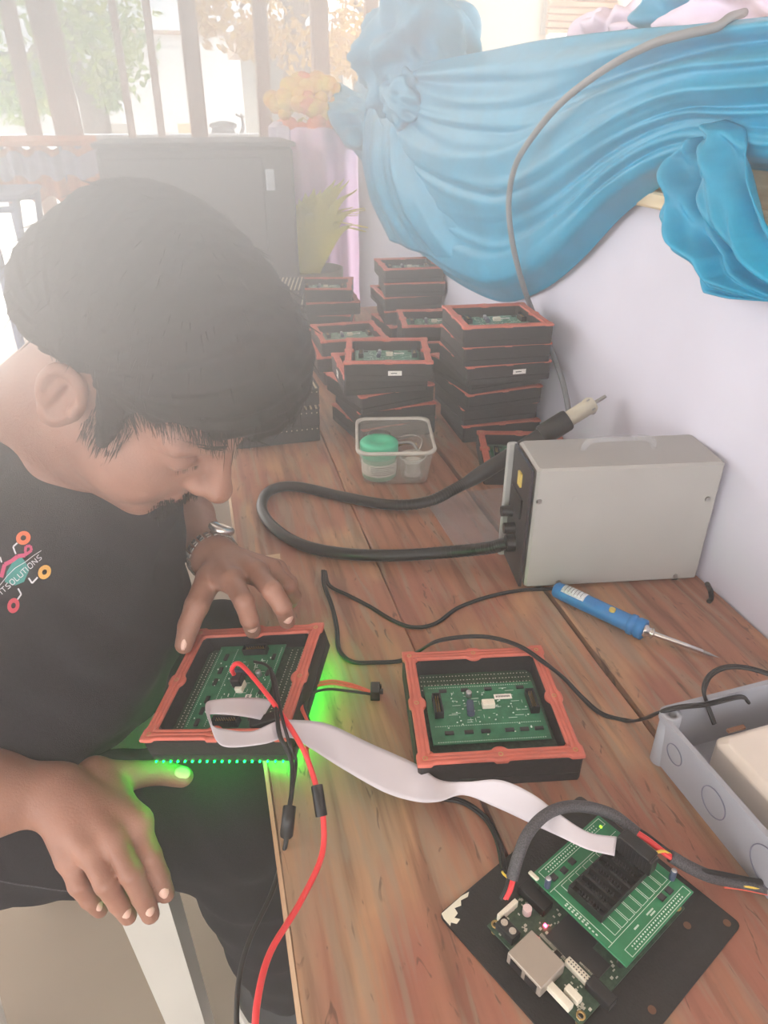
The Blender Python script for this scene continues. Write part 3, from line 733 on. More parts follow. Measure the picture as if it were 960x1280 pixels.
cp.scale = (1.15, 1.15, 1.05)
MB().lathe([(0, 0), (.018, 0), (.0195, .003), (.0205, .040), (.0215, .041), (.0195, .042), (.0185, .004), (0, .003)], (0, 0, 0)).build('cup', 'tub', cp, local=True)
MB().lathe([(.021, .0385), (.0222, .040), (.0215, .042), (.020, .041)], (0, 0, 0)).build('cup_rim', 'tub_rim', cp, local=True)
MB().lathe([(0, .005), (.014, .005), (.014, .009), (.0105, .010)]+[(.0105+.0008*(k % 2), .010+k*.0011) for k in range(16)]+[(.014, .029), (.014, .032), (0, .032)], (0, 0, 0)).build('wire_roll', 'label_white', cp, local=True)
tn = thing('metal_tin', 'small round silver flux tin at the back of the tub behind the jar', 'tin', tuple(tl(-.028, .038, .003)))
MB().lathe([(0, 0), (.021, 0), (.022, .002), (.022, .046), (.021, .047)], (0, 0, 0)).build('tin_body', 'steel', tn, local=True)
MB().lathe([(.0215, .044), (.0225, .045), (.0225, .052), (.019, .053), (.018, .0515), (0, .0515)], (0, 0, 0)).build('lid', 'alu', tn, local=True)
pl = thing('pliers', 'small metal tool with pale looped handles lying in the back of the tub', 'tool', tuple(tl(.02, .02, .03)))
m = MB(); m.tube([tl(-.005, .0, .05), tl(.01, .028, .052), tl(.035, .034, .054), tl(.052, .012, .056), tl(.05, -.006, .048), tl(.04, -.01, .03)], .0014, 8); m.build('handle', 'steel', pl)
m = MB(); m.tube([tl(-.012, .01, .045), tl(.01, .018, .045), tl(.034, .016, .045), tl(.045, .0, .035)], .003, 8); m.build('jaw', 'steel_dull', pl)
m = MB(); m.tube([tl(.0, .05, .02), tl(.02, .03, .038), tl(.045, .03, .036)], .0025, 8); m.build('spring', 'brass', pl)

# clear film packet under the hose
G = []
for i in range(25):
    row = []
    for j in range(25):
        u, v = i/24, j/24; a = at(528, 622)*(1-u)+at(668, 606)*u; c = at(572, 690)*(1-u)+at(676, 694)*u; p = a*(1-v)+c*v
        p[2] = .0008+.0022*abs(math.sin(u*9+v*4))*abs(math.sin(v*7-u*3))*2*(1-abs(2*u-1)**3)*(1-abs(2*v-1)**3)+.001; row.append(p)
    G.append(row)
m = MB(); m.grid(G)
tag(m.build('clear_plastic_bag', 'film', solid=.0004), 'crumpled clear plastic bag lying flat under the black hose', 'plastic bag')

# ------------------------------------------------------------------ grey junction box, white power adapter inside
JY = math.radians(3); JO = np.array([.406, .442, 0]); JX = np.array([math.cos(JY), math.sin(JY), 0]); JV = np.array([math.sin(JY), -math.cos(JY), 0])   # JV runs towards the camera
def JW(x, y, z): return JO+JX*x+JV*y+SZ*z
JL, JW_, JH = .24, .175, .066
jb = thing('junction_box', 'open light grey plastic junction box with round knockouts on the right edge', 'junction box', tuple(JW(JW_/2, JL/2, 0)))
def jring(off, z, r=.012):
    return [JW(JW_/2+x, JL/2+y, z) for x, y in rrect(JW_/2+off, JL/2+off, r)][::-1]
m = MB(); m.grid([jring(-.002, 0), jring(0, .002), jring(.003, JH-.006), jring(.006, JH-.006), jring(.006, JH), jring(0.0005, JH), jring(-.0005, JH-.004), jring(-.004, .004)], 0, False, True)
m.add(jring(-.002, 0), [tuple(range(28))[::-1]]); m.add(jring(-.004, .004), [tuple(range(28))]); m.build('case', 'box_grey', jb)
for (y, z, R_) in ((.030, .036, .011), (.088, .034, .0155), (.158, .033, .021)):
    pts = [JW(-.0006-.003*(z+R_*math.sin(a))/JH, y+R_*math.cos(a), z+R_*math.sin(a)) for a in np.linspace(0, 2*math.pi, 26)]
    MB().tube(pts, .0006, 5, sub=0).build('knockout', 'box_mark', jb)
for (x, y) in ((.006, .006), (JW_-.008, .006), (.006, JL-.008), (JW_-.008, JL-.008)):
    MB().lathe([(.010, .0), (.010, JH+.0005), (.005, JH+.0005), (.0045, JH-.02), (0, JH-.02)], tuple(JW(x, y, 0)), n=20).build('screw_boss', 'box_grey', jb)
ad = thing('power_adapter', 'off-white power adapter block lying inside the grey junction box', 'power adapter', tuple(JW(.088, .125, .005)))
m = MB(); m.box(JW(.090, .118, .032), (.112, .165, .052), 0, rotz(JY), .007); m.build('case', 'adapter_white', ad, bevel=.002)
m = MB(); m.box(JW(.06, .037, .0595), (.02, .004, .003), 0, rotz(JY)); m.build('scuff', 'wood_under', ad)

# ------------------------------------------------------------------ controller: black plate, receiver board, adapter board
KO = np.array([.255, .298, 0]); KA = math.atan2(.419, .908); KX = np.array([math.cos(KA), math.sin(KA), 0]); KV = np.array([-math.sin(KA), math.cos(KA), 0])
def K(x, y, z): return KO+KX*x+KV*y+SZ*z
def kz(x, y, z): p = at(530+x/2.2326, 980+y/2.2326, z)-KO; return p@KX, p@KV      # from zoomed photograph to the plate's own frame
def kb(c, d, bev=0, mi=0, m=None): m = m or MB(); m.box(K(*c), d, mi, rotz(KA), bev); return m
pt = thing('black_base_plate', 'black painted metal plate with chipped left corner under the green boards', 'plate', tuple(KO), KA)
m = MB(); m.prism([(x, y) for x, y in rrect(.0965, .0835, .005, 3)], .0008, .0028, 0, lambda p: K(*p)); m.build('sheet', 'plate_black', pt)
m = MB(); ch = [(-.0955, .078), (-.094, .0825), (-.070, .083), (-.062, .0815), (-.066, .079), (-.073, .0805), (-.076, .077), (-.082, .079), (-.083, .074), (-.088, .073), (-.085, .069), (-.090, .068), (-.093, .072), (-.0955, .070)]
m.prism(ch, .0027, .00305, 0, lambda p: K(*p)); m.build('bare_patch', 'chipped', pt)
for x, y in ((.088, -.075), (-.02, -.073), (.06, -.055)): m = MB(); m.cyl(K(x, y, .0027), K(x, y, .0031), .0032, n=14); m.build('hole', 'wood_under', pt)
rc = thing('receiver_board', 'dark green receiver circuit board with network ports and red lamp on the plate', 'circuit board', tuple(KO+SZ*.003), KA)
CZ = .0125
kb((-.005, 0, CZ-.0008), (.141, .095, .0016)).build('circuit_board', 'pcb_dark', rc)
for x, y in ((-.070, .0435), (-.0705, -.0435), (.060, .043), (.060, -.043)):
    m = MB(); m.cyl(K(x, y, .0028), K(x, y, CZ), .0028, n=12); m.lathe([(.0032, CZ), (.0036, CZ+.0012), (.0022, CZ+.0012), (.002, CZ)], tuple(K(x, y, 0)), n=16); m.build('standoff', 'brass', rc)
m = kb((-.0705, .001, CZ+.0065), (.0285, .034, .013), .0006); rj = m.build('network_socket', 'rj_metal', rc)
for y in (-.0065, .0085): kb((-.0849, y, CZ+.0058), (.0008, .0115, .0085)).build('opening', 'plastic_black', rj)
def comp(name, px, py, d, matn, z=CZ, par=rc, rise=None, bev=.0004):
    x, y = kz(px, py, z+d[2]); return kb((x, y, z+d[2]/2), d, bev).build(name, matn, par)
comp('processor', 412, 432, (.030, .030, .0016), 'chip'); comp('chip', 478, 498, (.016, .018, .0016), 'chip'); comp('chip', 372, 475, (.006, .006, .0012), 'chip')
comp('white_socket', 443, 530, (.006, .030, .006), 'plastic_white'); comp('white_socket', 376, 583, (.006, .024, .006), 'plastic_white'); comp('white_socket', 417, 582, (.006, .013, .006), 'plastic_white')
comp('header', 495, 575, (.010, .022, .008), 'plastic_black'); comp('header', 312, 308, (.012, .028, .009), 'plastic_black'); comp('white_socket', 234, 345, (.022, .004, .008), 'plastic_white')
for px, py in ((224, 388), (247, 412)):
    x, y = kz(px, py, CZ+.009); kb((x, y, CZ+.0045), (.010, .0095, .009), .0005).build('terminal', 'plastic_black', rc)
    m = MB(); m.cyl(K(x, y, CZ+.009), K(x, y, CZ+.0102), .003, n=14); m.build('terminal_screw', 'steel', rc)
x, y = kz(289, 346, CZ+.007); m = MB(); m.cyl(K(x, y, CZ), K(x, y, CZ+.007), .0038, n=18); m.build('capacitor', 'cap_pink', rc)
x, y = kz(339, 393, CZ+.002); kb((x, y, CZ+.001), (.002, .0026, .0018)).build('red_lamp', 'led_red', rc)
rs = random.Random(4); m = MB()
for _ in range(150):
    x, y = rs.uniform(-.074, -.02), rs.uniform(-.046, .046)
    if x < -.052 and -.02 < y < .022: continue
    kb((x, y, CZ+.0004), (rs.choice((.0022, .001)), rs.choice((.001, .002)), .0009), m=m)
for k in range(26): kb((-.047, -.013+k*.0011, CZ+.0006), (.003, .0005, .0005), m=m)
for k in range(16): x0, y0 = kz(478, 498, CZ); kb((x0-.0095, y0-.008+k*.0011, CZ+.0005), (.002, .0005, .0005), m=m)
tag(m.build('small_component', 'solder', rc), kind='stuff')
m = MB()
for k in range(11):
    for dx in (-.0012, .0012): x, y = kz(443, 530, CZ+.006); kb((x+dx, y-.0125+k*.0025, CZ+.0062), (.0008, .001, .0006), m=m)
tag(m.build('pin', 'ink', rc), kind='stuff')
AZ_ = .0295
ab = thing('adapter_board', 'bright green adapter board with eight black sockets mounted above the receiver board', 'circuit board', tuple(KO+SZ*AZ_), KA)
kb((.0238, 0, AZ_-.0008), (.0955, .096, .0016), .0003).build('circuit_board', 'pcb_adapter', ab)
for x, y in ((-.016, .04), (.064, .04), (.064, -.04), (-.016, -.04)): m = MB(); m.cyl(K(x, y, CZ), K(x, y, AZ_-.0015), .003, n=8); m.build('standoff', 'plastic_black', ab)
for sx, lab_ in ((.0, 0),):
    pass
kb((.02, .041, (CZ+AZ_)/2), (.07, .006, AZ_-CZ-.003)).build('pin_header', 'plastic_black', ab); kb((.02, -.041, (CZ+AZ_)/2), (.07, .006, AZ_-CZ-.003)).build('pin_header', 'plastic_black', ab)
NS = 8
for k in range(NS):
    x = -.0065+k*.0095; m = MB()
    for dx in (-.0042, .0042): kb((x+dx, .0015, AZ_+.0045), (.0010, .034, .009), m=m)
    for dy in (-.0165, .0165): kb((x, .0015+dy, AZ_+.0045), (.0084, .0010, .009), m=m)
    kb((x, .0015, AZ_+.001), (.0084, .034, .002), m=m); so = m.build('socket', 'plastic_black', ab)
    m = MB()
    for dx in (-.0013, .0013):
        for q in range(8): kb((x+dx, .0015-.0098+q*.0028, AZ_+.0045), (.0006, .0006, .006), m=m)
    tag(m.build('pin', 'braid', so), kind='stuff')
m = MB()
def kl(x0, y0, x1, y1, wd=.0004): 
    a = K(x0, y0, AZ_+.0001); c = K(x1, y1, AZ_+.0001); m.box((a+c)/2, (math.hypot(x1-x0, y1-y0)+wd, wd, .0002), 0, rotz(math.atan2(c[1]-a[1], c[0]-a[0])))
for k in range(NS):
    x = -.0065+k*.0095; kl(x-.004, -.028, x+.004, -.028); kl(x-.004, -.028, x-.004, -.0155); kl(x+.004, -.028, x+.004, -.0155); kl(x-.004, .0255, x+.004, .0255); kl(x-.004, .0255, x-.004, .019)
kl(-.0225, -.0305, .069, -.0305); kl(-.0225, .0275, .069, .0275); kl(-.0175, -.0305, -.0175, .0275)
for s_, y0, y1 in ((1, -.0395, -.0465), (1, .038, .0455)):
    xa, xb = (-.014, .069) if y0 < 0 else (-.016, .068); kl(xa, y0, xb, y0); kl(xa, y1, xb, y1); kl(xa, y0, xa, y1); kl(xb, y0, xb, y1)
    for k in range(24):
        for q in (.3, .7): kb((xa+.007+k*.0029, y0+(y1-y0)*q, AZ_+.0003), (.0011, .0011, .0006), m=m)
for k, (x, n) in enumerate(((-.0215, 10), (-.0195, 7))):
    for q in range(n): kb((x-.0, .012-q*.0034, AZ_+.0001), (.0012, .0018, .0002), m=m)
for q in range(5): kb((.006+q*.0012, -.035, AZ_+.0001), (.0008, .0014, .0002), m=m)
for q in range(7): kb((.024+q*.0013, -.0345, AZ_+.0001), (.0009, .0013, .0002), m=m)
for q in range(5): kb((.026+q*.0013, -.0368, AZ_+.0001), (.0009, .0013, .0002), m=m)
tag(m.build('silkscreen', 'silk', ab), kind='stuff')
for (x, y) in ((-.010, .034), (.002, .0325), (.014, .0335), (.046, -.034), (.056, -.0345), (.040, .033)): kb((x, y, AZ_+.0007), (.006, .0055, .0014), .0002).build('chip', 'chip', ab)
for px, py in ((348, 262), (699, 240)):
    x, y = kz(px, py, AZ_+.012); m = MB(); m.lathe([(0, 0), (.0026, 0), (.0027, .0005), (.0027, .0105), (.0022, .0115)], tuple(K(x, y, AZ_)), n=16); cpz = m.build('capacitor', 'cap_sleeve', ab)
    m = MB(); m.lathe([(.0024, .0108), (.0022, .0117), (0, .0117)], tuple(K(x, y, AZ_)), n=16); m.build('capacitor_top', 'alu', cpz)
kb((.062, .0385, AZ_+.001), (.0016, .0024, .0016)).build('lime_lamp', 'led_lime', ab)
kb((-.0225, .0455, AZ_+.0012), (.004, .010, .0022), .0008).build('glue_blob', 'chipped', ab)

# ------------------------------------------------------------------ ribbon cable, plugs, wires
def strip(edges, name, matn, par=None, sub=10, th=.0006):
    A = smooth_path([e[0] for e in edges], sub); B_ = smooth_path([e[1] for e in edges], sub); n = 8
    m = MB(); m.grid([[A[i]*(1-j/n)+B_[i]*j/n for j in range(n+1)] for i in range(len(A))]); return m.build(name, matn, par, solid=th)
rb = thing('ribbon_cable', 'flat white ribbon cable running from the held module to the adapter board', 'ribbon cable', tuple(at(500, 965, 0)))
E_ = [((at(342, 875, .044)), (at(327, 900, .040))),
      ((at(312, 872, .052)), (at(300, 895, .052))),
      ((at(275, 874, .060)), (at(262, 893, .060))),
      ((at(257, 880, .064)), (at(265, 905, .066))),
      ((at(264, 905, .070)), (at(270, 925, .072))),
      ((at(284, 912, .074)), (at(286, 934, .074))),
      ((at(315, 914, .072)), (at(330, 930, .068))),
      ((at(345, 902, .070)), (at(362, 922, .060))),
      ((at(372, 900, .064)), (at(392, 938, .050))),
      ((at(410, 905, .052)), (at(430, 962, .030))),
      ((at(460, 928, .034)), (at(480, 990, .018))),
      ((at(520, 955, .024)), (at(520, 1002, .014))),
      ((at(550, 975, .028)), (at(548, 1002, .030))),
      ((at(585, 977, .040)), (at(580, 994, .030))),
      ((at(625, 975, .050)), (at(622, 1010, .030))),
      ((at(665, 992, .056)), (at(665, 1030, .040))),
      ((at(700, 1018, .058)), (at(700, 1046, .050))),
      ((at(735, 1040, .056)), (at(735, 1062, .052))),
      ((at(771, 1046, .052)), (at(768, 1070, .048)))]
strip(E_, 'flat_cable', 'ribbon_white', rb)
pc = K(.052, -.002, AZ_+.018)
m = MB(); m.box(pc, (.011, .034, .017), 0, rotz(KA), .0008); m.box(pc+SZ*.0095, (.013, .030, .003), 0, rotz(KA), .0006); m.build('plug', 'plastic_black', rb)
m = MB()
for k in range(8): m.box(pc+KX*-.0057+KV*(-.012+k*.0034)+SZ*.001, (.0004, .0012, .012), 0, rotz(KA))
tag(m.build('plug_rib', 'housing_black', rb), kind='stuff')
ph = hw(.0, 0, 0); q = at(333, 902, .036); m = MB(); m.box(q, (.034, .012, .012), 0, HR@rotz(.35), .0008); m.build('plug', 'plastic_black', rb)

def wire(name, pts, r, matn, label, cat='wire', par=None, n=8):
    m = MB(); m.tube(pts, r, n); o = m.build(name, matn, par)
    if par is None and label: tag(o, label, cat)
    return o
pr_ = thing('power_lead', 'thick red and black power lead plugged into the held module and trailing off the table', 'power lead', tuple(at(390, 1000, 0)))
wire('red_wire', [at(294, 846, .035), at(290, 836, .055), at(300, 830, .066), at(325, 857, .070), at(352, 893, .072), at(378, 935, .060), at(390, 965, .050), at(397, 990, .045), at(404, 1022, .03), at(402, 1070, .018), at(374, 1130, .02), at(338, 1190, .03), at(322, 1250, .04), at(318, 1310, .04)], .0027, 'wire_red', None, par=pr_)
wire('splice_sleeve', [at(396, 982, .047), at(399, 1001, .04), at(402, 1020, .031)], .0056, 'plastic_black', None, par=pr_)
wire('red_wire', [at(386, 905, .045), at(384, 940, .048), at(390, 965, .047), at(396, 985, .047)], .0018, 'wire_salmon', None, par=pr_)
wire('black_wire', [at(338, 836, .06), at(343, 860, .060), at(346, 890, .074), at(350, 920, .070), at(364, 950, .055), at(365, 985, .045), at(361, 1015, .035), at(356, 1060, -.0), at(340, 1115, -.02), at(312, 1175, -.03), at(298, 1230, -.04), at(295, 1310, -.05)], .0023, 'cable_black', None, par=pr_)
wire('black_wire', [at(318, 827, .045), at(334, 832, .058), at(344, 850, .060), at(351, 890, .076), at(362, 930, .066), at(370, 950, .05), at(366, 985, .043), at(360, 1012, .035)], .0017, 'cable_black', None, par=pr_)
wire('splice_sleeve', [at(362, 1008, .036), at(360, 1026, .03), at(358, 1044, .016)], .0062, 'plastic_black', None, par=pr_)
m = MB(); m.box(at(297, 850, .036), (.012, .014, .012), 0, HR, .001); m.build('socket_plug', 'plastic_black', pr_)
ld = thing('loose_lead', 'short loose red and black lead ending in a black plug beside the held module', 'power lead', tuple(at(430, 870, 0)))
for o_, mt in ((0, 'wire_salmon'), (5, 'wire_salmon'), (14, 'cable_black')):
    k = o_*.35
    wire('red_wire' if mt != 'cable_black' else 'black_wire', [at(386+k*.4, 905, .045), at(376+k, 884+k*.2, .040), at(376+k*1.3, 870+k, .034), at(388+k, 857+o_*.6, .026), at(412, 851+o_*.75, .018), at(438, 855+o_*.65, .012), at(463, 864+o_*.25, .008)], .0016, mt, None, par=ld)
m = MB(); m.box(at(469, 864, .008), (.011, .018, .014), 0, rotz(-.25), .0008); m.build('plug', 'plastic_black', ld)
m = MB()
for dx in (-.004, .004): m.box(at(469, 864, .008)+np.array([.006, dx, .002]), (.005, .003, .006), 0, rotz(-.25))
m.build('plug_latch', 'plastic_black', ld)

def pair(name, pts, label, r=.0017, cat='cable'):
    P = smooth_path(pts, 8); T = np.gradient(P, axis=0); T /= np.linalg.norm(T, axis=1)[:, None]; N_ = np.cross(T, SZ)
    m = MB(); m.tube(P+N_*r*.85, r, 8, sub=0); m.tube(P-N_*r*.85, r, 8, sub=0); return tag(m.build(name, 'cable_black'), label, cat)
zc = .0020
pair('thin_cable', [at(406, 714, .010), at(412, 732, .006), at(435, 744, zc), at(462, 758, zc), at(492, 776, zc), at(518, 784, zc), at(545, 779, zc), at(572, 760, zc), at(610, 746, zc), at(650, 738, zc), at(690, 736, zc), at(712, 734, zc+.001)], 'thin black twin cable kinked upward and running under the blue soldering iron')
pair('thin_cable', [at(404, 713, .012), at(405, 730, .007), at(415, 758, zc), at(421, 785, zc), at(424, 812, zc), at(440, 827, zc), at(470, 828, zc), at(500, 826, zc), at(522, 815, .018), at(545, 802, .041), at(580, 796, .044), at(615, 797, .044), at(650, 808, .0415), at(680, 828, .0405), at(705, 848, .022), at(728, 872, .006), at(752, 892, zc), at(785, 901, zc), at(806, 898, .03), at(825, 890, .064), at(850, 884, .0725), at(885, 880, .072), at(925, 871, .068), at(936, 878, .06)], 'long thin black cable crossing over the middle module into the grey box')
pair('thin_cable', [at(893, 905, .045), at(884, 880, .062), at(880, 862, .078), at(888, 844, .088), at(908, 834, .094), at(935, 835, .094), at(970, 845, .09)], 'thin black cable arching out of the grey junction box', .0018)
pair('thin_cable', [at(630, 1088, .006), at(622, 1050, .006), at(606, 1022, zc+.002), at(580, 1003, zc), at(555, 998, zc)], 'black wire pair running from under the ribbon to the receiver board')
wire('wall_cable', [atx(712, 520, .64), atx(704, 480, .645), atx(690, 440, .65), atx(668, 395, .645), atx(652, 350, .60), atx(640, 300, .572), atx(636, 250, .562), atx(645, 205, .558), atx(670, 165, .556), atx(705, 125, .556), atx(760, 84, .558), atx(815, 55, .562), atx(860, 42, .575), atx(895, 34, .60), atx(912, 22, .63), atx(930, 16, .70)], .0052, 'cable_grey', 'long grey cable arching across the blue satin swag and down behind the stack', 'cable', n=10)
wire('power_cable', [at(884, 730, .03), at(888, 738, .012), at(889, 748, .004), at(886, 752, .003)], .0035, 'cable_black', 'short black cord end behind the corner of the soldering station', 'cable')
br = thing('braided_cable', 'black braided cable with red, yellow and black wires plugged into the boards', 'cable', tuple(at(720, 1010, .05)))
wire('braid', [at(640, 1098, .03), at(648, 1070, .045), at(660, 1042, .056), at(680, 1020, .060), at(705, 1009, .060), at(735, 1009, .056), at(765, 1018, .050), at(785, 1032, .046), at(797, 1042, .044)], .0052, 'braid', None, par=br, n=12)
for k, (mt, dx) in enumerate((('wire_red', 0), ('wire_red', 3), ('cable_black', -4))):
    wire('red_wire' if mt == 'wire_red' else 'black_wire', [at(640+dx, 1098, .03), at(636+dx, 1112, .026), at(630+dx, 1124, .021)], .0016, mt, None, par=br)
    wire('red_wire' if mt == 'wire_red' else 'black_wire', [at(797, 1040+dx, .046), at(812, 1050+dx, .046), at(830, 1064+dx, .044), at(842, 1072+dx, .042)], .0018, mt, None, par=br)
wire('yellow_wire', [at(806, 1075, .048), at(815, 1068, .050), at(828, 1064, .046), at(838, 1068, .043)], .0013, 'wire_yellow', None, par=br)
wire('yellow_wire', [at(636, 1098, .024), at(630, 1093, .020), at(628, 1090, .016)], .0011, 'wire_yellow', None, par=br)
wire('braid', [at(838, 1070, .042), at(862, 1084, .034), at(890, 1096, .020), at(925, 1103, .009), at(965, 1112, .007), at(1010, 1120, .007)], .0055, 'braid', None, par=br, n=12)
wire('yellow_wire', [at(868, 1092, .028), at(900, 1102, .014), at(935, 1108, .010), at(1000, 1120, .008)], .0015, 'wire_yellow', None, par=br)
wire('black_wire', [at(868, 1086, .034), at(905, 1093, .024), at(940, 1100, .014), at(1000, 1108, .010)], .0022, 'cable_black', None, par=br)
wire('red_wire', [at(905, 1108, .006), at(935, 1112, .006), at(1000, 1126, .006)], .0016, 'wire_salmon', None, par=br)
# ------------------------------------------------------------------ the man
HRm = euler(.0125, .794, -.6934); HP = np.array([-.1238, .6374, .3726]); HS = 1.08
def hd(f, l, u): return HP+HRm@(np.array([f, l+.078, u])*HS)
def head_local(fn):
    def g(P): return fn(((P-HP)@HRm)/HS-np.array([0, .078, 0]))*HS
    return g
def head_sdf():
    def f(P):
        d = sd_ell((-.008, 0, .062), (.098, .077, .088))(P)
        d = smin(d, sd_ell((.040, 0, -.012), (.062, .064, .080))(P), .025)
        d = smin(d, sd_ell((.034, 0, -.062), (.060, .062, .046))(P), .022)          # jaw
        d = smin(d, sd_cap((.074, -.012, -.094), (.074, .012, -.094), .019)(P), .018)    # chin
        d = smin(d, sd_ell((.022, 0, -.098), (.050, .046, .030))(P), .022)           # full throat
        for s in (-1, 1):
            d = smin(d, sd_ell((.056, s*.040, -.034), (.036, .030, .036))(P), .018)    # cheeks
            d = smin(d, sd_cap((.090, s*.012, .036), (.078, s*.048, .036), .0125, .011)(P), .014)  # brow
            d = smax(d, -sd_ell((.106, s*.034, .015), (.023, .021, .015))(P), .010)    # socket
            d = smin(d, sd_ell((.0795, s*.0325, .014), (.0155, .0160, .0125))(P), .005)  # closed lid
            d = smin(d, sd_cap((.0935, s*.020, .0085), (.089, s*.045, .0095), .0022, .0018)(P), .004)  # lash line
        n = smin(sd_cap((.094, 0, .030), (.120, 0, -.012), .0085, .0115)(P), sd_ell((.1205, 0, -.0155), (.0135, .0130, .0115))(P), .008)
        for s in (-1, 1): n = smin(n, sd_ell((.1055, s*.0135, -.0185), (.0120, .0085, .0090))(P), .006)
        d = smin(d, n, .010)
        for s in (-1, 1): d = smax(d, -sd_ell((.1100, s*.0075, -.0285), (.0062, .0036, .0045))(P), .003)
        d = smin(d, sd_ell((.088, 0, -.050), (.017, .028, .024))(P), .012)           # muzzle
        d = smin(d, sd_cap((.1015, -.016, -.0485), (.1015, .016, -.0485), .0052)(P), .006)
        d = smin(d, sd_cap((.0995, -.014, -.0590), (.0995, .014, -.0590), .0060)(P), .006)
        d = smax(d, -sd_cap((.1090, -.022, -.0535), (.1090, .022, -.0535), .0026)(P), .003)
        for s in (-1, 1):                                                              # ears
            er = euler(0, math.radians(-12), math.radians(s*-22)); c = np.array((-.010, s*.081, .006))
            e = sd_ell(c, (.0215, .0085, .0335), er)(P)
            e = smin(e, sd_ell(c+np.array((.002, 0, -.027)), (.0115, .0075, .0125), er)(P), .006)
            e = smax(e, -sd_ell(c+np.array((.003, s*.0095, .002)), (.0145, .0115, .0250), er)(P), .0015)
            e = smin(e, sd_cap(c+np.array((-.004, s*.002, .014)), c+np.array((-.005, s*.003, -.012)), .0042, .0036)(P), .004)
            e = smax(e, -sd_ell(c+np.array((.0075, s*.008, -.004)), (.0070, .0080, .0090), er)(P), .003)
            e = smin(e, sd_ell(c+np.array((.0155, s*.0, -.004)), (.0050, .0060, .0070))(P), .004)
            d = smin(d, e, .005)
        return d
    return bounded(head_local(f), hd(.01, 0, .0), .175)
C7 = np.array([-.215, .83, .285])
Rsh, Lsh = np.array([-.345, .67, .235]), np.array([-.10, .975, .235])
Rel, Rwr = np.array([-.315, .575, .0]), at(66, 993, -.035)
Lel, Lwr = np.array([-.085, 1.055, .055]), at(267, 697, .085)
def finger(pts, r0, r1, k=.003):
    n = len(pts)-1; rad = [r0+(r1-r0)*i/n for i in range(n+1)]; parts = [chain(pts, rad, k)]
    return parts[0]
# left hand, on the far rim of the held module
LM = dict(i=at(290, 726, .108), m=at(320, 716, .108), r=at(338, 712, .098), p=at(346, 712, .082))
LF = [finger([LM['i'], at(305, 752, .112), at(312, 774, .088), at(316, 788, .056)], .0128, .0098),
      finger([LM['m'], at(340, 738, .118), at(353, 758, .100), at(359, 776, .066)], .0130, .0100),
      finger([LM['r'], at(360, 733, .092), at(366, 745, .066), at(364, 752, .036)], .0118, .0092),
      finger([LM['p'], at(362, 728, .072), at(362, 738, .050), at(358, 745, .028)], .0105, .0085),
      finger([at(262, 722, .090), at(246, 757, .080), at(236, 782, .062), at(230, 806, .040)], .0165, .0110)]
LN = [(at(317, 793, .056), LF), (at(361, 781, .066), LF)]
Lp = smin_list = [sd_cap(Lwr, LM['i'], .024, .0155), sd_cap(Lwr, LM['m'], .024, .0155), sd_cap(Lwr, LM['r'], .023, .015), sd_cap(Lwr, LM['p'], .021, .0135), sd_cap(at(262, 722, .090), LM['i'], .015, .012)]
def hand(palm, fingers, c, r):
    def f(P):
        d = palm[0](P)
        for g in palm[1:]: d = smin(d, g(P), .008)
        fd = fingers[0](P)
        for g in fingers[1:]: fd = np.minimum(fd, g(P))
        return smin(d, fd, .0065)
    return bounded(f, c, r)
lhand = hand(Lp, LF, (LM['m']+Lwr)/2, .125)
# right hand, hanging over the thigh
RM = dict(i=at(171, 1028, -.048), m=at(142, 1046, -.046), r=at(112, 1062, -.050), p=at(86, 1072, -.060))
RF = [finger([RM['i'], at(188, 1070, -.062), at(199, 1096, -.088), at(207, 1117, -.108)], .0125, .0095),
      finger([RM['m'], at(164, 1092, -.060), at(178, 1121, -.092), at(188, 1143, -.120)], .0130, .0095),
      finger([RM['r'], at(132, 1104, -.066), at(148, 1128, -.098), at(160, 1145, -.124)], .0125, .0092),
      finger([RM['p'], at(98, 1106, -.080), at(112, 1124, -.104), at(125, 1137, -.124)], .0112, .0085),
      finger([at(120, 968, -.045), at(168, 968, -.055), at(200, 964, -.060), at(229, 970, -.064)], .0165, .0108)]
Rp = [sd_cap(Rwr+np.array([.01, 0, 0]), RM['i'], .026, .0165), sd_cap(Rwr+np.array([.01, 0, 0]), RM['m'], .026, .0165), sd_cap(Rwr, RM['r'], .026, .0160), sd_cap(Rwr, RM['p'], .025, .0140), sd_cap(at(118, 968, -.047), RM['i'], .020, .014), sd_cap(at(140, 985, -.055), at(150, 1030, -.055), .020, .018)]
rhand = hand(Rp, RF, (RM['m']+Rwr)/2, .135)
def arm(sh, el, wr, ra, rb, rc_, rd):
    return union([sd_cap(sh, el, ra, rb), sd_cap(el, el+(wr-el)*.35, rb, rc_), sd_cap(el+(wr-el)*.35, wr, rc_, rd)], .02)
FD, RD = np.array([.77, -.64, 0]), np.array([-.64, -.77, 0])     # the way he faces, and his right
hipR, hipL = np.array([-.46, .67, -.150]), np.array([-.34, 1.0, -.145]); kneeR, kneeL = np.array([-.04, .600, -.145]), np.array([.05, .865, -.145])
ankR, ankL = np.array([-.005, .655, -.635]), np.array([.02, .85, -.635])
TOR = rotz(math.atan2(FD[1], FD[0]))
trunk = [sd_ell((-.225, .82, .185), (.120, .185, .115), TOR), sd_ell((-.265, .80, .03), (.145, .180, .17), TOR), sd_ell((-.36, .84, -.13), (.135, .17, .10), TOR),
         sd_cap(C7-SZ*.02, Rsh, .048, .054), sd_cap(C7-SZ*.02, Lsh, .048, .054)]
neck = [sd_cap(hd(-.030, 0, -.015), C7+np.array([.005, -.005, .0]), .060, .066), sd_cap(hd(.0, 0, -.06), C7+np.array([.03, -.02, -.03]), .056, .066)]
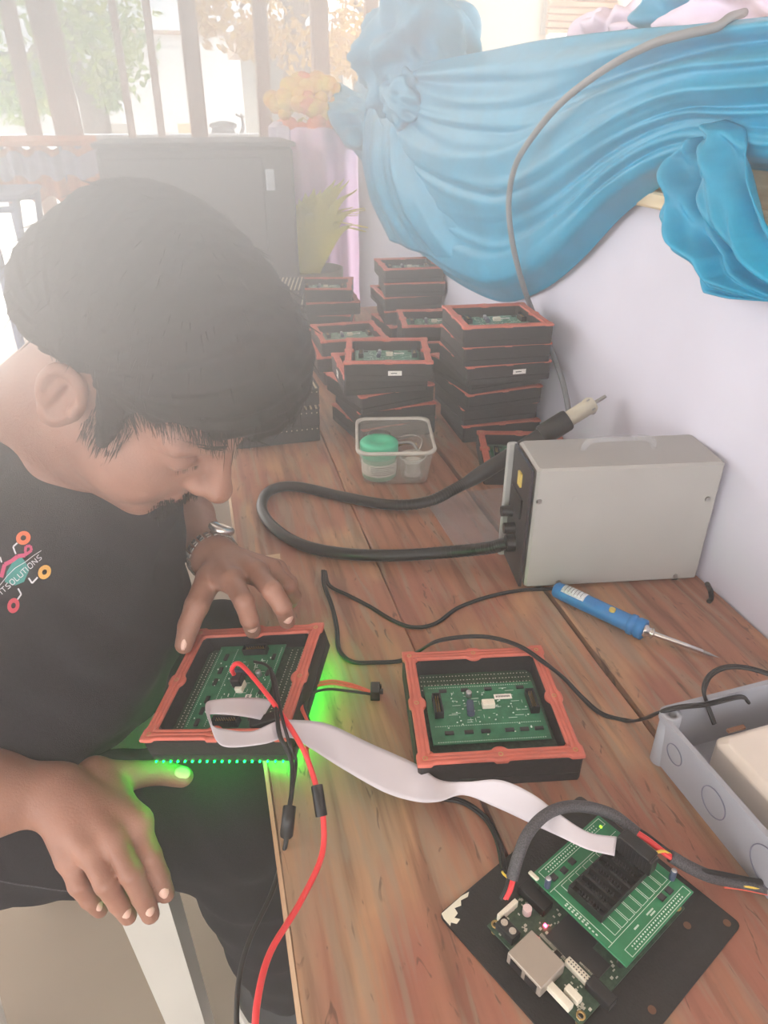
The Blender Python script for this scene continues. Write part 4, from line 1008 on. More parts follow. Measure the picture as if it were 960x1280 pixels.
def body_sdf(P):
    d = union(trunk, .05)(P)
    d = smin(d, union(neck, .03)(P), .03)
    d = smin(d, head_sdf()(P), .022)
    a1 = smin(arm(Rsh, Rel, Rwr, .052, .044, .042, .0285)(P), rhand(P), .018)
    a2 = smin(arm(Lsh, Lel, Lwr, .052, .042, .040, .0270)(P), lhand(P), .016)
    a2 = np.minimum(a1, a2)
    d = smin(d, a2, .012)
    for h, k in ((hipR, kneeR), (hipL, kneeL)): d = smin(d, sd_cap(h, k, .080, .058)(P), .03)
    return d
V, Q = surface(body_sdf, (-.62, .36, -.26), (.16, 1.16, .56), .0029)
man = thing('person', 'man in black T-shirt and dark trousers bending over the held module, hand on thigh', 'person', (-.40, .84, -TABLE))
fc = V[Q].mean(1); mi = np.zeros(len(Q), int)
nails = [(at(316, 794, .054), .0075), (at(360, 781, .064), .0078), (at(207, 1120, -.106), .0068), (at(189, 1147, -.118), .0066), (at(161, 1148, -.124), .0064), (at(127, 1140, -.124), .006), (at(229, 969, -.052), .0088), (at(229, 812, .038), .006)]
def seen_near(px, py, z, off):           # the point of the skin seen there
    return at(px, py, z)
tree_pts = V
def nail_at(px, py, r):
    d = ray(px, py); d = d/np.linalg.norm(d); q = fc-CAM; t = q@d; dist_ = np.linalg.norm(q-t[:, None]*d, axis=1); c = np.where(dist_ < .004)[0]
    if len(c) == 0: return
    p = fc[c[np.argmin(t[c])]]; mi[np.linalg.norm(fc-p, axis=1) < r] = 1
hl = ((fc-HP)@HRm)/HS-np.array([0, .078, 0])
lips = (hl[:, 0] > .098) & (np.abs(hl[:, 1]) < .022) & (hl[:, 2] < -.0455) & (hl[:, 2] > -.0635); mi[lips] = 2
body = sdf_obj('body', V, Q, ['skin', 'nail', 'lip'], man, mi)

btB = BVHTree.FromPolygons([tuple(v) for v in V], [tuple(q) for q in Q.tolist()])
for px, py, dx, dy, L_n, W_n in ((317, 788, .15, 1, .0075, .0062), (361, 776, .25, 1, .0078, .0064), (205, 1117, .3, 1, .0062, .0055), (187, 1141, .35, 1, .0062, .0056), (159, 1143, .4, 1, .006, .0055), (124, 1134, .5, 1, .0055, .005), (228, 966, 1, .12, .0088, .0072), (229, 806, -.15, 1, .0075, .0045)):
    loc, nrm, *_ = btB.ray_cast(Vector(CAM), Vector(ray(px, py)))
    if loc is None: continue
    loc = np.array(loc); nrm = np.array(nrm); l2, *_ = btB.ray_cast(Vector(CAM), Vector(ray(px-dx*6, py-dy*6)))
    t = (loc-np.array(l2)) if l2 is not None else RT; t -= nrm*(t@nrm); t /= np.linalg.norm(t); b_ = np.cross(nrm, t)
    G = []
    for i in range(9):
        row = []
        for j in range(9):
            a_, c_ = (i/4-1), (j/4-1); s_ = math.sqrt(max(0, 1-.28*a_*a_*c_*c_*2)); row.append(loc+t*a_*L_n*s_*(1-.12*c_*c_)+b_*c_*W_n*s_+nrm*(.0007-.0030*c_*c_-.0010*a_*a_))
        G.append(row)
    MB().grid(G).build('fingernail', 'nail', man, solid=.0007)

# hair: thick cap of hair with a heavy fringe
def hair_local(P):
    x, y, z = P[:, 0], P[:, 1], P[:, 2]
    a = np.arctan2(z-.05, x+.01)
    wav = .0009*np.sin(a*38+y*60+3*np.sin(y*50))+.0008*np.sin(a*61-y*90+2*np.sin(x*40))+.0016*np.sin(x*60+y*40)*np.sin(z*50-y*30)
    d = sd_ell((-.010, 0, .078), (.114, .094, .088))(P)
    d = smin(d, sd_ell((.045, 0, .100), (.070, .078, .058))(P), .03)
    d = smin(d, sd_ell((.084, .004, .082), (.032, .062, .034))(P), .02)           # fringe
    d = smin(d, sd_ell((-.070, 0, .035), (.066, .078, .066))(P), .02)               # back of the head
    d = d+wav
    hx = np.array([-.2, -.07, -.035, -.018, .004, .018, .030, .045, .062, .075, .088, .2]); hz = np.array([-.05, -.045, -.020, .040, .048, .034, .030, .050, .068, .078, .082, .078])
    line = np.interp(x, hx, hz)+.003*np.sin(x*300)+.002*np.sin(y*200)
    line = line+.004*np.sin(x*150+y*60)
    cutz = np.where(np.abs(y) > .035, line, np.maximum(line-.0, np.where(x > .05, .076, line)))
    d = smax(d, (cutz-z)*.8, .006)
    for s in (-1, 1):
        sb = sd_cap((.026, s*.0700, .034), (.034, s*.0655, -.012), .0140, .0060)(P)+wav*.5; d = smin(d, sb, .010)
    return d
Vh, Qh = surface(bounded(head_local(hair_local), hd(0, 0, .07), .20), HP+HRm@np.array([.0, .084, .06])-.235, HP+HRm@np.array([.0, .084, .06])+.235, .0030)
hair = sdf_obj('hair', Vh, Qh, ['hair'], man)
# loose strands over the hair and along its edges
btH = BVHTree.FromPolygons([tuple(v) for v in Vh], [tuple(q) for q in Qh.tolist()])
rs = random.Random(11); m = MB()
def lock(p0, dirv, L, r, droop=.25, seg=6):
    P = [np.array(p0)]; d = np.array(dirv, float)
    for k in range(seg): P.append(P[-1]+d*L/seg); d = d+np.array([rs.uniform(-.12, .12), rs.uniform(-.12, .12), -droop/seg*2]); d /= np.linalg.norm(d)
    m.tube(P, np.linspace(r, r*.25, len(P)), 3, sub=2, caps=False)
crown = hd(-.05, 0, .17)
for _ in range(900):
    th = rs.uniform(0, 6.283); ph = math.acos(rs.uniform(-.5, 1)); dl = np.array([math.sin(ph)*math.cos(th), math.sin(ph)*math.sin(th), math.cos(ph)])
    o_ = hd(0, 0, .06); dw = HRm@dl
    loc, nrm, _i, _d = btH.ray_cast(Vector(o_+dw*.3), Vector(-dw))
    if loc is None: continue
    p = np.array(loc); nrm = np.array(nrm); t = p-crown; t -= nrm*(t@nrm); n_ = np.linalg.norm(t)
    if n_ < .005: continue
    t /= n_; lock(p-nrm*.001, t*.99+nrm*.03, rs.uniform(.012, .022), .0006, .0, 3)
for _ in range(260):      # temple and fringe wisps
    u = rs.random(); x = .02+.075*u; y = -.074+.03*u*rs.random()+.02*max(0, u-.5); z = np.interp(x, [.02, .03, .045, .062, .075, .095], [.036, .030, .050, .068, .078, .082])+rs.uniform(.002, .012)
    p = hd(x, y, z); lock(p, HRm@np.array([.45+.4*rs.random(), -.15*rs.random(), -.55*rs.random()-.1]), rs.uniform(.012, .03), .0006, .2, 5)
for _ in range(60):
    p = hd(.085+rs.uniform(0, .02), rs.uniform(-.05, .03), .078+rs.random()*.01); lock(p, HRm@np.array([.5, -.25*rs.random(), -.7]), rs.uniform(.015, .038), .0006, .15, 5)
for _ in range(220):
    x = rs.uniform(.012, .05); z = rs.uniform(-.022, .03); p = hd(x, -.070+.1*max(0, x-.03), z); lock(p, HRm@np.array([.25, -.12, -.9]), rs.uniform(.008, .016), .0005, 0, 3)
tag(m.build('hair_strand', 'hair', man), kind='stuff')
m = MB()
for s in (-1, 1):
    for _ in range(120):
        t = rs.random(); p = hd(.1025-.022*t*t-.004*t, s*(.012+.040*t), .041+.004*math.sin(t*3)+rs.uniform(-.0035, .0035)); lock(p, HRm@np.array([-.35-.3*t, s*.9, .25]), .007, .0004, 0, 2)
    for _ in range(40):
        t = rs.random(); p = hd(.0965-.006*t, s*(.019+.027*t), .0075); lock(p, HRm@np.array([.7, s*.3, -.6]), .004, .0002, 0, 2)
tag(m.build('eyebrow', 'hair', man), kind='stuff')
m = MB()
for _ in range(1100):
    x = .102+rs.uniform(-.008, .006); y = rs.uniform(-.03, .03); z = -.0395+rs.uniform(-.007, .005)-abs(y)*.35-(.02 if rs.random() < .25 and abs(y) > .02 else 0); p = hd(x, y, z)
    lo_, nr_, _i, _d = None, None, None, None
    lock(p, HRm@np.array([.6, y*6, -.7]), .0065, .0005, 0, 2)
tag(m.build('moustache', 'hair', man), kind='stuff')

# T-shirt
def fold(P, amp=1.0):
    x, y, z = P[:, 0], P[:, 1], P[:, 2]
    return amp*(.004*np.sin(z*34+x*26+2.5*np.sin(y*16))+.003*np.sin(z*60-y*44+x*18)+.0015*np.sin(x*120+z*70))
sh_tr = [sd_ell((-.222, .815, .175), (.140, .205, .125), TOR), sd_ell((-.255, .79, .03), (.168, .205, .165), TOR), sd_ell((-.30, .80, -.05), (.175, .205, .075), TOR), sd_ell((-.36, .84, -.09), (.168, .205, .11), TOR), sd_cap(C7+RD*.04+SZ*.02, Rsh+SZ*.015, .076, .080), sd_cap(C7-RD*.02, Lsh, .070, .074), sd_ell((-.205, .865, .04), (.135, .10, .15))]
def shirt_sdf(P):
    d = union(sh_tr, .045)(P)
    sl = sd_cap(Rsh, Rsh+(Rel-Rsh)*.78, .068, .074)(P); nR = (Rel-Rsh)/np.linalg.norm(Rel-Rsh); sl = smax(sl, (P-(Rsh+(Rel-Rsh)*.72))@nR, .006)
    s2_ = sd_cap(Lsh, Lsh+(Lel-Lsh)*.9, .066, .070)(P); nL = (Lel-Lsh)/np.linalg.norm(Lel-Lsh); s2_ = smax(s2_, (P-(Lsh+(Lel-Lsh)*.85))@nL, .006)
    d = smin(d, np.minimum(sl, s2_), .025)+fold(P)
    nn = FD*.42-RD*.32+SZ; nn /= np.linalg.norm(nn)
    d = smax(d, (P-(C7+np.array([.02, -.015, .012])))@nn, .008)                   # neckline
    d = smax(d, -(P[:, 2]+.10-.10*np.clip((-.24-P[:, 0])/.2, -1, 1)*-.0), .006)                        # hem
    return d
Vs, Qs = surface(shirt_sdf, (-.66, .36, -.14), (.10, 1.20, .40), .0045)
shirt = sdf_obj('t_shirt', Vs, Qs, ['shirt'], man)
# trousers
def pants_sdf(P):
    d = union([sd_ell((-.37, .84, -.15), (.165, .20, .10), TOR), sd_cap(hipR, kneeR, .092, .076), sd_cap(hipL, kneeL, .092, .076)], .03)(P)
    for k, a in ((kneeR, ankR), (kneeL, ankL)): d = smin(d, sd_cap(k, a, .080, .056)(P), .025)
    d = d+fold(P, .8)
    x, z = P[:, 0], P[:, 2]
    d = d+.0035*np.sin(z*70+x*30)*np.exp(-((z+.28)/.08)**2)
    d = smax(d, -(P[:, 2]+.665), .005)
    return d
Vp, Qp = surface(pants_sdf, (-.68, .34, -.70), (.16, 1.16, -.03), .0055)
pants = sdf_obj('trousers', Vp, Qp, ['denim'], man)
# seams on the trousers
for (a, b_, nm) in ((hipR+np.array([0, 0, -.0]), kneeR, 'seam'),):
    btP = BVHTree.FromPolygons([tuple(v) for v in Vp], [tuple(q) for q in Qp.tolist()]); pts = []
    for px, py in ((0, 1101), (22, 1105), (45, 1108), (70, 1112), (95, 1114)):
        d = ray(px, py); loc, nrm, *_ = btP.ray_cast(Vector(CAM), Vector(d))
        if loc: pts.append(np.array(loc)+np.array(nrm)*.0006)
    if len(pts) > 2: m = MB(); m.tube(pts, .0008, 5); m.build('seam', 'braid', man)
# shoes
for k, (an, s) in enumerate(((ankR, 0), (ankL, 0))):
    base = np.array([an[0], an[1], -TABLE]); toe = FD
    FT = np.array([.94, -.34, 0])
    def ft(f, l, u): return base+FT*f+np.array([.34, .94, 0])*l+SZ*u
    Gs = []
    for i in range(15):
        t = i/14; f = -.075+.275*t; wd = .030+.018*math.sin(math.pi*min(1, t*1.1)*.8)+.004; 
        if i in (0, 14): wd *= .55
        top_ = .085-.045*t**1.3 if t > .25 else .088
        if i == 14: top_ *= .8
        Gs.append([ft(f, wd*math.cos(a), .024+(top_-.024)*max(0, math.sin(a))**.7 if math.sin(a) >= 0 else .024) for a in np.linspace(0, math.pi, 11)])
    m = MB(); m.grid(Gs); m.add(Gs[0], [tuple(range(11))]); m.add(Gs[-1], [tuple(range(11))[::-1]]); shoe = m.build('shoe', 'shoe_black', man)
    Gl = []
    for i in range(17):
        t = i/16; f = -.082+.292*t; wd = (.034+.018*math.sin(math.pi*min(1, t*1.1)*.8)+.004)*(1 if 0 < i < 16 else .5); Gl.append((f, wd))
    poly = [ft(f, wd, 0)[:2] for f, wd in Gl]+[ft(f, -wd, 0)[:2] for f, wd in reversed(Gl)]
    m = MB(); m.prism(poly, -TABLE+.001, -TABLE+.034); m.build('sole', 'sole', shoe, bevel=.003)

# shirt print, laid onto the cloth
btS = BVHTree.FromPolygons([tuple(v) for v in Vs], [tuple(q) for q in Qs.tolist()])
mat('print_orange', (222, 112, 72), .7); mat('print_pink', (196, 70, 112), .7); mat('print_teal', (52, 138, 132), .7); mat('print_yellow', (214, 160, 74), .7); mat('print_white', (215, 215, 220), .7); mat('print_red', (200, 66, 84), .7)
def onshirt(px, py, off=.0012):
    d = ray(px, py); loc, nrm, *_ = btS.ray_cast(Vector(CAM), Vector(d))
    if loc is None: return None
    d = d/np.linalg.norm(d); return np.array(loc)-d*off
def print_poly(m, pts, mi=0, off=.0012):
    P = [onshirt(x, y, off) for x, y in pts]
    if any(p is None for p in P): return
    c = sum(P)/len(P); m.add(P+[c], [(i, (i+1) % len(P), len(P)) for i in range(len(P))][::1], mi)
def print_ring(m, c, ra, rb, mi, ang=0, ecc=1.0, off=.0014, a0=0, a1=360):
    n = 20; ca, sa = math.cos(ang), math.sin(ang)
    for k in range(n):
        q = []
        for r, kk in ((ra, k), (rb, k), (rb, k+1), (ra, k+1)):
            a = math.radians(a0+(a1-a0)*kk/n); x, y = r*math.cos(a), r*math.sin(a)*ecc; q.append((c[0]+x*ca-y*sa, c[1]+x*sa+y*ca))
        P = [onshirt(x, y, off) for x, y in q]
        if all(p is not None for p in P): m.add(P, [(0, 1, 2, 3)], mi)
def print_line(m, pts, wd, mi, off=.0018):
    for (x0, y0), (x1, y1) in zip(pts[:-1], pts[1:]):
        n = max(1, int(math.hypot(x1-x0, y1-y0)/6)); L = math.hypot(x1-x0, y1-y0); nx, ny = -(y1-y0)/L*wd/2, (x1-x0)/L*wd/2
        for k in range(n):
            a, b_ = k/n, (k+1)/n; q = [(x0+(x1-x0)*t+s*nx, y0+(y1-y0)*t+s*ny) for t, s in ((a, -1), (a, 1), (b_, 1), (b_, -1))]
            P = [onshirt(x, y, off) for x, y in q]
            if all(p is not None for p in P): m.add(P, [(0, 1, 2, 3)], mi)
def zl(x, y): return (x/6.857, 640+y/6.857)
m = MB()
print_poly(m, [zl(*p) for p in ((110, 425), (185, 385), (225, 440), (250, 500), (205, 600), (130, 630), (40, 600), (60, 510))], 2, .0010)
for pts in (((10, 560), (40, 450), (100, 420), (150, 380), (215, 370)), ((215, 370), (270, 330), (262, 290), (222, 295), (215, 340), (235, 365))): print_line(m, [zl(*p) for p in pts], 5 if pts[0][0] == 10 else 3.4, 1, .0013)
for c, R_, mi_, an, ec in ((zl(200, 222), 9.4, 0, -.5, .9), (zl(382, 515), 9.4, 3, -1.0, .82), (zl(115, 802), 9.6, 5, -1.3, .78)): print_ring(m, c, R_*.38, R_, mi_, an, ec)
for pts in (((148, 265), (112, 298), (135, 360)), ((322, 560), (275, 610), (245, 565)), ((150, 750), (182, 705), (155, 655)), ((0, 385), (14, 432))): print_line(m, [zl(*p) for p in pts], 2.0, 4)
print_line(m, [zl(*p) for p in ((-10, 640), (60, 550), (130, 480), (215, 430), (285, 375), (355, 330))], .8, 4)
STR = {'I': [[(0, 0), (0, 1)]], 'T': [[(-.1, 1), (.6, 1)], [(.25, 0), (.25, 1)]], 'S': [[(0, .05), (.45, 0), (.6, .25), (.1, .6), (.1, .9), (.6, 1)]], 'O': [[(.1, 0), (.55, 0), (.7, .5), (.6, 1), (.15, 1), (0, .5), (.1, 0)]], 'L': [[(0, 1), (0, 0), (.5, 0)]], 'U': [[(0, 1), (0, .1), (.2, 0), (.5, 0), (.6, .1), (.6, 1)]], 'N': [[(0, 0), (0, 1), (.6, 0), (.6, 1)]]}
A0, A1 = np.array(zl(22, 705)), np.array(zl(372, 388)); word = 'ITSOLUTIONS'; wid = {'I': .35, 'T': .75, 'S': .85, 'O': .95, 'L': .7, 'U': .85, 'N': .85}; tot = sum(wid[c] for c in word); pos = 0
dv = (A1-A0); nv = np.array((dv[1], -dv[0])); nv = nv/np.linalg.norm(nv)*(6.5)
for ch in word:
    for poly in STR[ch]: print_line(m, [tuple(A0+dv*((pos+x*1.0)/tot)+nv*y) for x, y in poly], .95, 4)
    pos += wid[ch]
m.build('chest_print', ['print_orange', 'print_pink', 'print_teal', 'print_yellow', 'print_white', 'print_red'], man)

# wristwatch
wt = thing('wristwatch', 'silver link wristwatch on the wrist of the hand holding the module', 'wristwatch', tuple(Lwr-np.array([0, 0, .03])))
ax = (LM['m']-Lel); ax /= np.linalg.norm(ax); wc = Lwr+ax*-.002+np.array([0, 0, .002]); u = np.cross(ax, SZ); u /= np.linalg.norm(u); q = np.cross(u, ax)
if q[2] < 0: q = -q
WR = .0335
for k in range(22):
    a = math.radians(-200+k*(360/22)+8); c = wc+WR*(math.cos(a)*u+math.sin(a)*q*.93)
    rad = (c-wc); rad /= np.linalg.norm(rad); tg = np.cross(ax, rad); Rm = np.array([ax, tg, rad]).T
    m = MB()
    for o_, w_ in ((-.0055, .0046), (0, .0052), (.0055, .0046)): m.box(c+ax*o_+rad*(.0006 if o_ == 0 else 0), (w_, .0066, .0028), 0, Rm, .0006)
    m.build('link', 'steel', wt)
a = math.radians(62); c = wc+(WR+.001)*(math.cos(a)*-u+math.sin(a)*q); 
rad = (c-wc)/np.linalg.norm(c-wc); tg = np.cross(ax, rad); Rm = np.array([ax, tg, rad]).T
m = MB(); m.lathe([(0, 0), (.0165, 0), (.0175, .002), (.0175, .006), (.0150, .0085), (.0148, .0075), (0, .0075)], tuple(c), n=30, R=Rm); m.build('watch_case', 'steel', wt)

# white plastic stool under him
sp = np.array([-.40, .80, 0]); sl_ = thing('plastic_stool', 'white plastic stool the man sits on, one splayed leg showing below his hand', 'stool', (-.40, .80, -TABLE))
SC = np.array([-.292, .825]); sa = math.radians(-6); 
m = MB(); m.box((SC[0], SC[1], -.272), (.33, .33, .028), 0, rotz(sa), .012); m.build('seat', 'stool_white', sl_)
for i, j in ((1, -1), (1, 1), (-1, 1), (-1, -1)):
    R_ = rotz(sa); Gl = []
    for t in np.linspace(0, 1, 8):
        c = np.array([SC[0], SC[1], 0])+R_@np.array([i*(.158+.022*t), j*(.158+.022*t), 0])+SZ*(-.268*(1-t)-TABLE*t); w_ = .075-.022*t; d_ = .058-.016*t
        sec = ((0, 0), (-w_, 0), (-w_-.003, .010), (-w_+.006, .012), (-w_+.008, .006), (-.007, .007), (-.007, d_), (0, d_))
        if i*-j < 0: pass
        Gl.append([c+R_@np.array([i*x_, -j*y_, 0]) for x_, y_ in sec])
    m = MB(); m.grid(Gl, 0, False, True); m.add(Gl[-1], [tuple(range(8))]); m.build('leg', 'stool_white', sl_)
# ------------------------------------------------------------------ beyond the table: yard seen through the open side
def yz_at(px, py, y): return aty(px, py, y)
GZ = -TABLE-.03
def post(px0, py0, px1, py1, y, wpx, label, grp='posts of the open side', r_=None):
    a = aty(px0, py0, y); c = aty(px1, py1, y); dep = (c-CAM)@FW; r = (wpx/FPX*dep)/2; d = (a-c)/max(1e-6, a[2]-c[2])
    bot_ = c-d*(c[2]-GZ); top_ = a+d*1.6
    p = thing('post', label, 'post', tuple(bot_), 0, grp)
    m = MB(); m.box(((bot_+top_)/2), (r*2, r*2, (top_-bot_)[2]), 0, None, r*.2); 
    V_ = np.array(m.v); V_[:, 0] += (V_[:, 2]-(bot_+top_)[2]/2)*d[0]; m.v = [tuple(v) for v in V_]; m.build('shaft', 'post_grey', p)
    m = MB(); m.box(bot_+np.array([0, 0, .02]), (r*4, r*4, .04), 0, None, .005); m.build('foot', 'post_grey', p)
for a in ((10, 10, 44, 170, 4.2, 17, 'slim grey-brown post at the left edge of the photo'), (52, 10, 88, 170, 4.0, 30, 'widest grey-brown post, second from the left edge'),
          (141, 10, 165, 165, 4.6, 9, 'thin post between the widest post and the bright wall'), (183, 10, 202, 165, 5.0, 9, 'thinnest pale post before the bright white wall'),
          (233, 5, 251, 180, 3.6, 20, 'straight post left of the parked motorcycle'), (324, 5, 333, 180, 3.6, 16, 'post just right of the parked motorcycle'),
          (398, 5, 402, 120, 3.7, 20, 'post rising above the marigold bouquet'), (464, 5, 462, 120, 3.8, 15, 'post beside the upper blue bow loop')):
    post(*a)
m = MB(); a = aty(-60, 173, 5.2); c = aty(345, 171, 5.2); m.cyl(a, c, .022, n=12); rl = thing('metal_rail', 'pale horizontal metal rail crossing behind the posts', 'rail', (a[0], 5.2, GZ)); m.build('bar', 'alu', rl)
for t in (.05, .35, .65, .97): q = a*(1-t)+c*t; m = MB(); m.cyl((q[0], q[1], GZ), q, .016, n=10); m.build('upright', 'alu', rl)
# trees
def leaf_cloud(name, blobs, matn, par, n, size, seed):
    rg = np.random.default_rng(seed); m = MB()
    for k in range(n):
        c, r = blobs[rg.integers(len(blobs))]; d = rg.normal(size=3); d /= np.linalg.norm(d); p = np.array(c)+d*np.array(r)*rg.uniform(.35, 1)**.5
        u = rg.normal(size=3); u /= np.linalg.norm(u); v = np.cross(u, rg.normal(size=3)); v /= np.linalg.norm(v); s = size*rg.uniform(.6, 1.4)
        m.add([p-u*s, p+v*s*.45, p+u*s, p-v*s*.45], [(0, 1, 2, 3)])
    return tag(m.build(name, matn, par), kind='stuff')
def tree(base, trunk_pts, r0, blobs, matn, label, n, size, seed):
    t = thing('tree', label, 'tree', tuple(base)); m = MB(); m.tube(trunk_pts, np.linspace(r0, r0*.45, len(trunk_pts)), 12); m.build('trunk', 'bark', t)
    for k, (c, r) in enumerate(blobs[:5]):
        m = MB(); m.tube([trunk_pts[-1]-np.array([0, 0, r0*2]), (np.array(trunk_pts[-1])+np.array(c))/2+np.array([0, 0, .1]), np.array(c)], [r0*.4, r0*.25, r0*.1], 8); m.build('branch', 'bark', t)
    leaf_cloud('foliage', blobs, matn, t, n, size, seed)
Y1 = 9.0
b0 = aty(118, 142, Y1); b0[2] = GZ
tree(b0, [b0, aty(118, 140, Y1), aty(104, 105, Y1), aty(84, 78, Y1), aty(70, 40, Y1)], .16, [(aty(95, 30, Y1), (.9, .8, .8)), (aty(120, 65, Y1), (.45, .5, .35)), (aty(60, 5, Y1), (.7, .8, .6)), (aty(135, 20, Y1), (.4, .6, .5)), (aty(25, 110, Y1), (.45, .5, .35)), (aty(130, 110, Y1), (.18, .3, .25))], 'leaf_green', 'green leafy tree seen between the two left posts', 2300, .055, 1)
Y2 = 7.5
b1 = aty(372, 150, Y2); b1[2] = GZ
tree(b1, [b1, aty(372, 150, Y2), aty(371, 90, Y2), aty(368, 30, Y2), aty(370, -40, Y2)], .17, [(aty(300, 10, Y2), (.55, .8, .35)), (aty(395, 15, Y2), (.7, .8, .4)), (aty(460, 25, Y2), (.35, .8, .35)), (aty(345, -60, Y2), (1.2, 1, .5)), (aty(315, 48, Y2), (.16, .3, .18)), (aty(440, 60, Y2), (.35, .4, .25)), (aty(350, 50, Y2), (.3, .3, .16)), (aty(262, 15, Y2), (.2, .4, .18)), (aty(395, 75, Y2), (.4, .4, .16))], 'leaf_autumn', 'yellow-leaved tree with thick trunk behind the marigold bouquet', 2600, .045, 2)
# white outbuilding, sheds, walls
def building(name, label, px0, px1, pt, pb, y, matn, depth=2.5, roof=None, cat='building'):
    a = aty(px0, pt, y); c = aty(px1, pt, y); zt = a[2]; t = thing(name, label, cat, ((a[0]+c[0])/2, y+depth/2, GZ))
    m = MB(); m.box(((a[0]+c[0])/2, y+depth/2, (zt+GZ)/2), (c[0]-a[0], depth, zt-GZ)); m.build('wall', matn, t)
    if roof: m = MB(); m.box(((a[0]+c[0])/2, y+depth/2, zt+.06), (c[0]-a[0]+.3, depth+.4, .12)); m.build('roof', roof, t)
    return t
t = building('white_shed', 'long bright white outbuilding behind the posts left of the autumn tree', 150, 316, 42, 172, 32, 'outer_wall', roof='roof_tile')
m = MB(); a = aty(185, 60, 31.9); c = aty(238, 165, 31.9); m.box((a+c)/2, (abs(c[0]-a[0]), .05, abs(a[2]-c[2]))); m.build('gate', 'outer_wall', t)
t = building('dark_shed', 'brownish shed with a pale roof behind the autumn tree', 322, 462, 56, 172, 9.0, 'outer_grey', roof='roof_tile')
m = MB(); a = aty(428, 72, 8.96); c = aty(440, 112, 8.96); m.box((a+c)/2, (abs(c[0]-a[0]), .04, abs(a[2]-c[2]))); m.build('window', 'outer_wall', t)
t = building('low_house', 'low white house far behind the left posts', -80, 140, 75, 150, 42, 'outer_wall', roof='roof_tile')
for px in (-10, 30, 75): m = MB(); a = aty(px, 90, 41.9); m.box(a, (2.2, .1, 1.6)); m.build('window', 'blue_steel', t)
tag(MB().grid([[aty(px, py, 33)+np.array([0, .25*math.sin(px*.9+py), .08*math.sin(px*1.3)]) for px in range(-60, 62, 3)] for py in (104, 112, 122, 132, 140)]).build('hedge', 'hedge', solid=.3), 'low pale green hedge behind the left posts', 'hedge')
t = building('beige_house', 'beige house wall with a louvred window above the blue swag', 574, 1010, -40, 172, 7.0, 'outer_beige')
a = aty(680, -10, 6.98); c = aty(786, 46, 6.98)
fr_ = MB(); fr_.box(((a[0]+c[0])/2, 6.97, (a[2]+c[2])/2), (c[0]-a[0], .04, a[2]-c[2])); fw_ = fr_.build('window', 'outer_grey', t)
for k in range(6):
    z = a[2]+(c[2]-a[2])*(k+.5)/6; m = MB(); m.box(((a[0]+c[0])/2, 6.93, z), (c[0]-a[0]-.06, .05, .035), 0, euler(.5, 0, 0)); m.build('louvre', 'post_grey', fw_)
m = MB(); m.box(((a[0]+c[0])/2, 6.94, c[2]-.03), (c[0]-a[0]-.1, .06, .09)); m.build('sill', 'outer_wall', t)
m = MB(); a2 = aty(808, -20, 6.9); m.box((a2[0], 6.88, (a2[2]+GZ)/2), (.5, .16, a2[2]-GZ)); m.build('pillar', 'outer_beige', t)
# motorcycle
my = 25.0; mo = aty(293, 183, my); mo[2] = GZ
mc = thing('motorcycle', 'small dark motorcycle parked in front of the bright wall', 'motorcycle', tuple(mo))
def mm(px, py, dy=0): return aty(px, py, my+dy)
wr = .27*1.0; zc0 = GZ+wr
xs_ = mm(272, 170)[0], mm(312, 170)[0]
for x in xs_:
    ring = [np.array([x+wr*math.cos(a), my, zc0+wr*math.sin(a)]) for a in np.linspace(0, 2*math.pi, 25)]
    m = MB(); m.tube(ring, .035, 8, sub=0); m.build('tyre', 'motor_dark', mc)
zz = lambda py: mm(290, py)[2]
m = MB(); m.grid(uvsphere((xs_[0]+.20, my, zz(157)), (.42, .14, .13)), closed=True); m.build('seat', 'motor_dark', mc)
m = MB(); m.grid(uvsphere((xs_[0]+.18, my, zz(166)), (.36, .16, .22)), closed=True); m.build('engine_cover', 'motor_dark', mc)
m = MB(); m.tube([mm(300, 172), mm(304, 158), mm(301, 142)], [.07, .05, .03], 8); m.build('front_fork', 'motor_dark', mc)
m = MB(); m.tube([mm(295, 143, -.3), mm(302, 146), mm(310, 145, .3)], .035, 8); m.build('handlebar', 'motor_dark', mc)
m = MB(); m.tube([mm(284, 175), mm(293, 178), mm(302, 172)], .10, 8); m.build('footboard', 'motor_dark', mc)
# boxes by the wall
for k, (px, py, mt, lb) in enumerate(((148, 158, 'outer_beige', 'pale concrete block beside the thin post'), (240, 160, 'cardboard', 'tan cardboard box left of the parked motorcycle'))):
    a = aty(px, py, 27.0); m = MB(); m.box((a[0], 27.0, GZ+.5), (.9, .8, 1.0), 0, None, .02); m.box((a[0], 26.59, GZ+.85), (.6, .03, .08)); tag(m.build('storage_box' if k else 'concrete_block', mt), lb, 'box')
# dark cabinet standing behind the man
a = aty(118, 186, 2.75); c = aty(330, 186, 2.75); zt = a[2]; e2 = aty(366, 187, 2.75)
cb = thing('dark_cabinet', 'large dark cabinet standing on the floor behind the man\'s head', 'cabinet', ((a[0]+c[0])/2, 3.0, -TABLE))
m = MB(); m.box(((a[0]+e2[0])/2, 3.0, (zt-TABLE)/2), (e2[0]-a[0], .5, zt+TABLE), 0, None, .01); m.build('body', 'dark_case', cb)
m = MB(); m.box(((a[0]+c[0])/2, 2.745, (zt-TABLE)/2), (c[0]-a[0]-.02, .012, zt+TABLE-.06), 0, None, .004); m.build('door', 'dark_case', cb)
m = MB(); p = aty(338, 225, 2.742); m.box(p, (.03, .012, .07), 0, None, .003); m.build('handle', 'alu', cb)
m = MB(); m.box(((a[0]+e2[0])/2, 3.0, zt+.008), (e2[0]-a[0]+.02, .52, .016), 0, None, .004); m.build('top_panel', 'dark_case', cb)
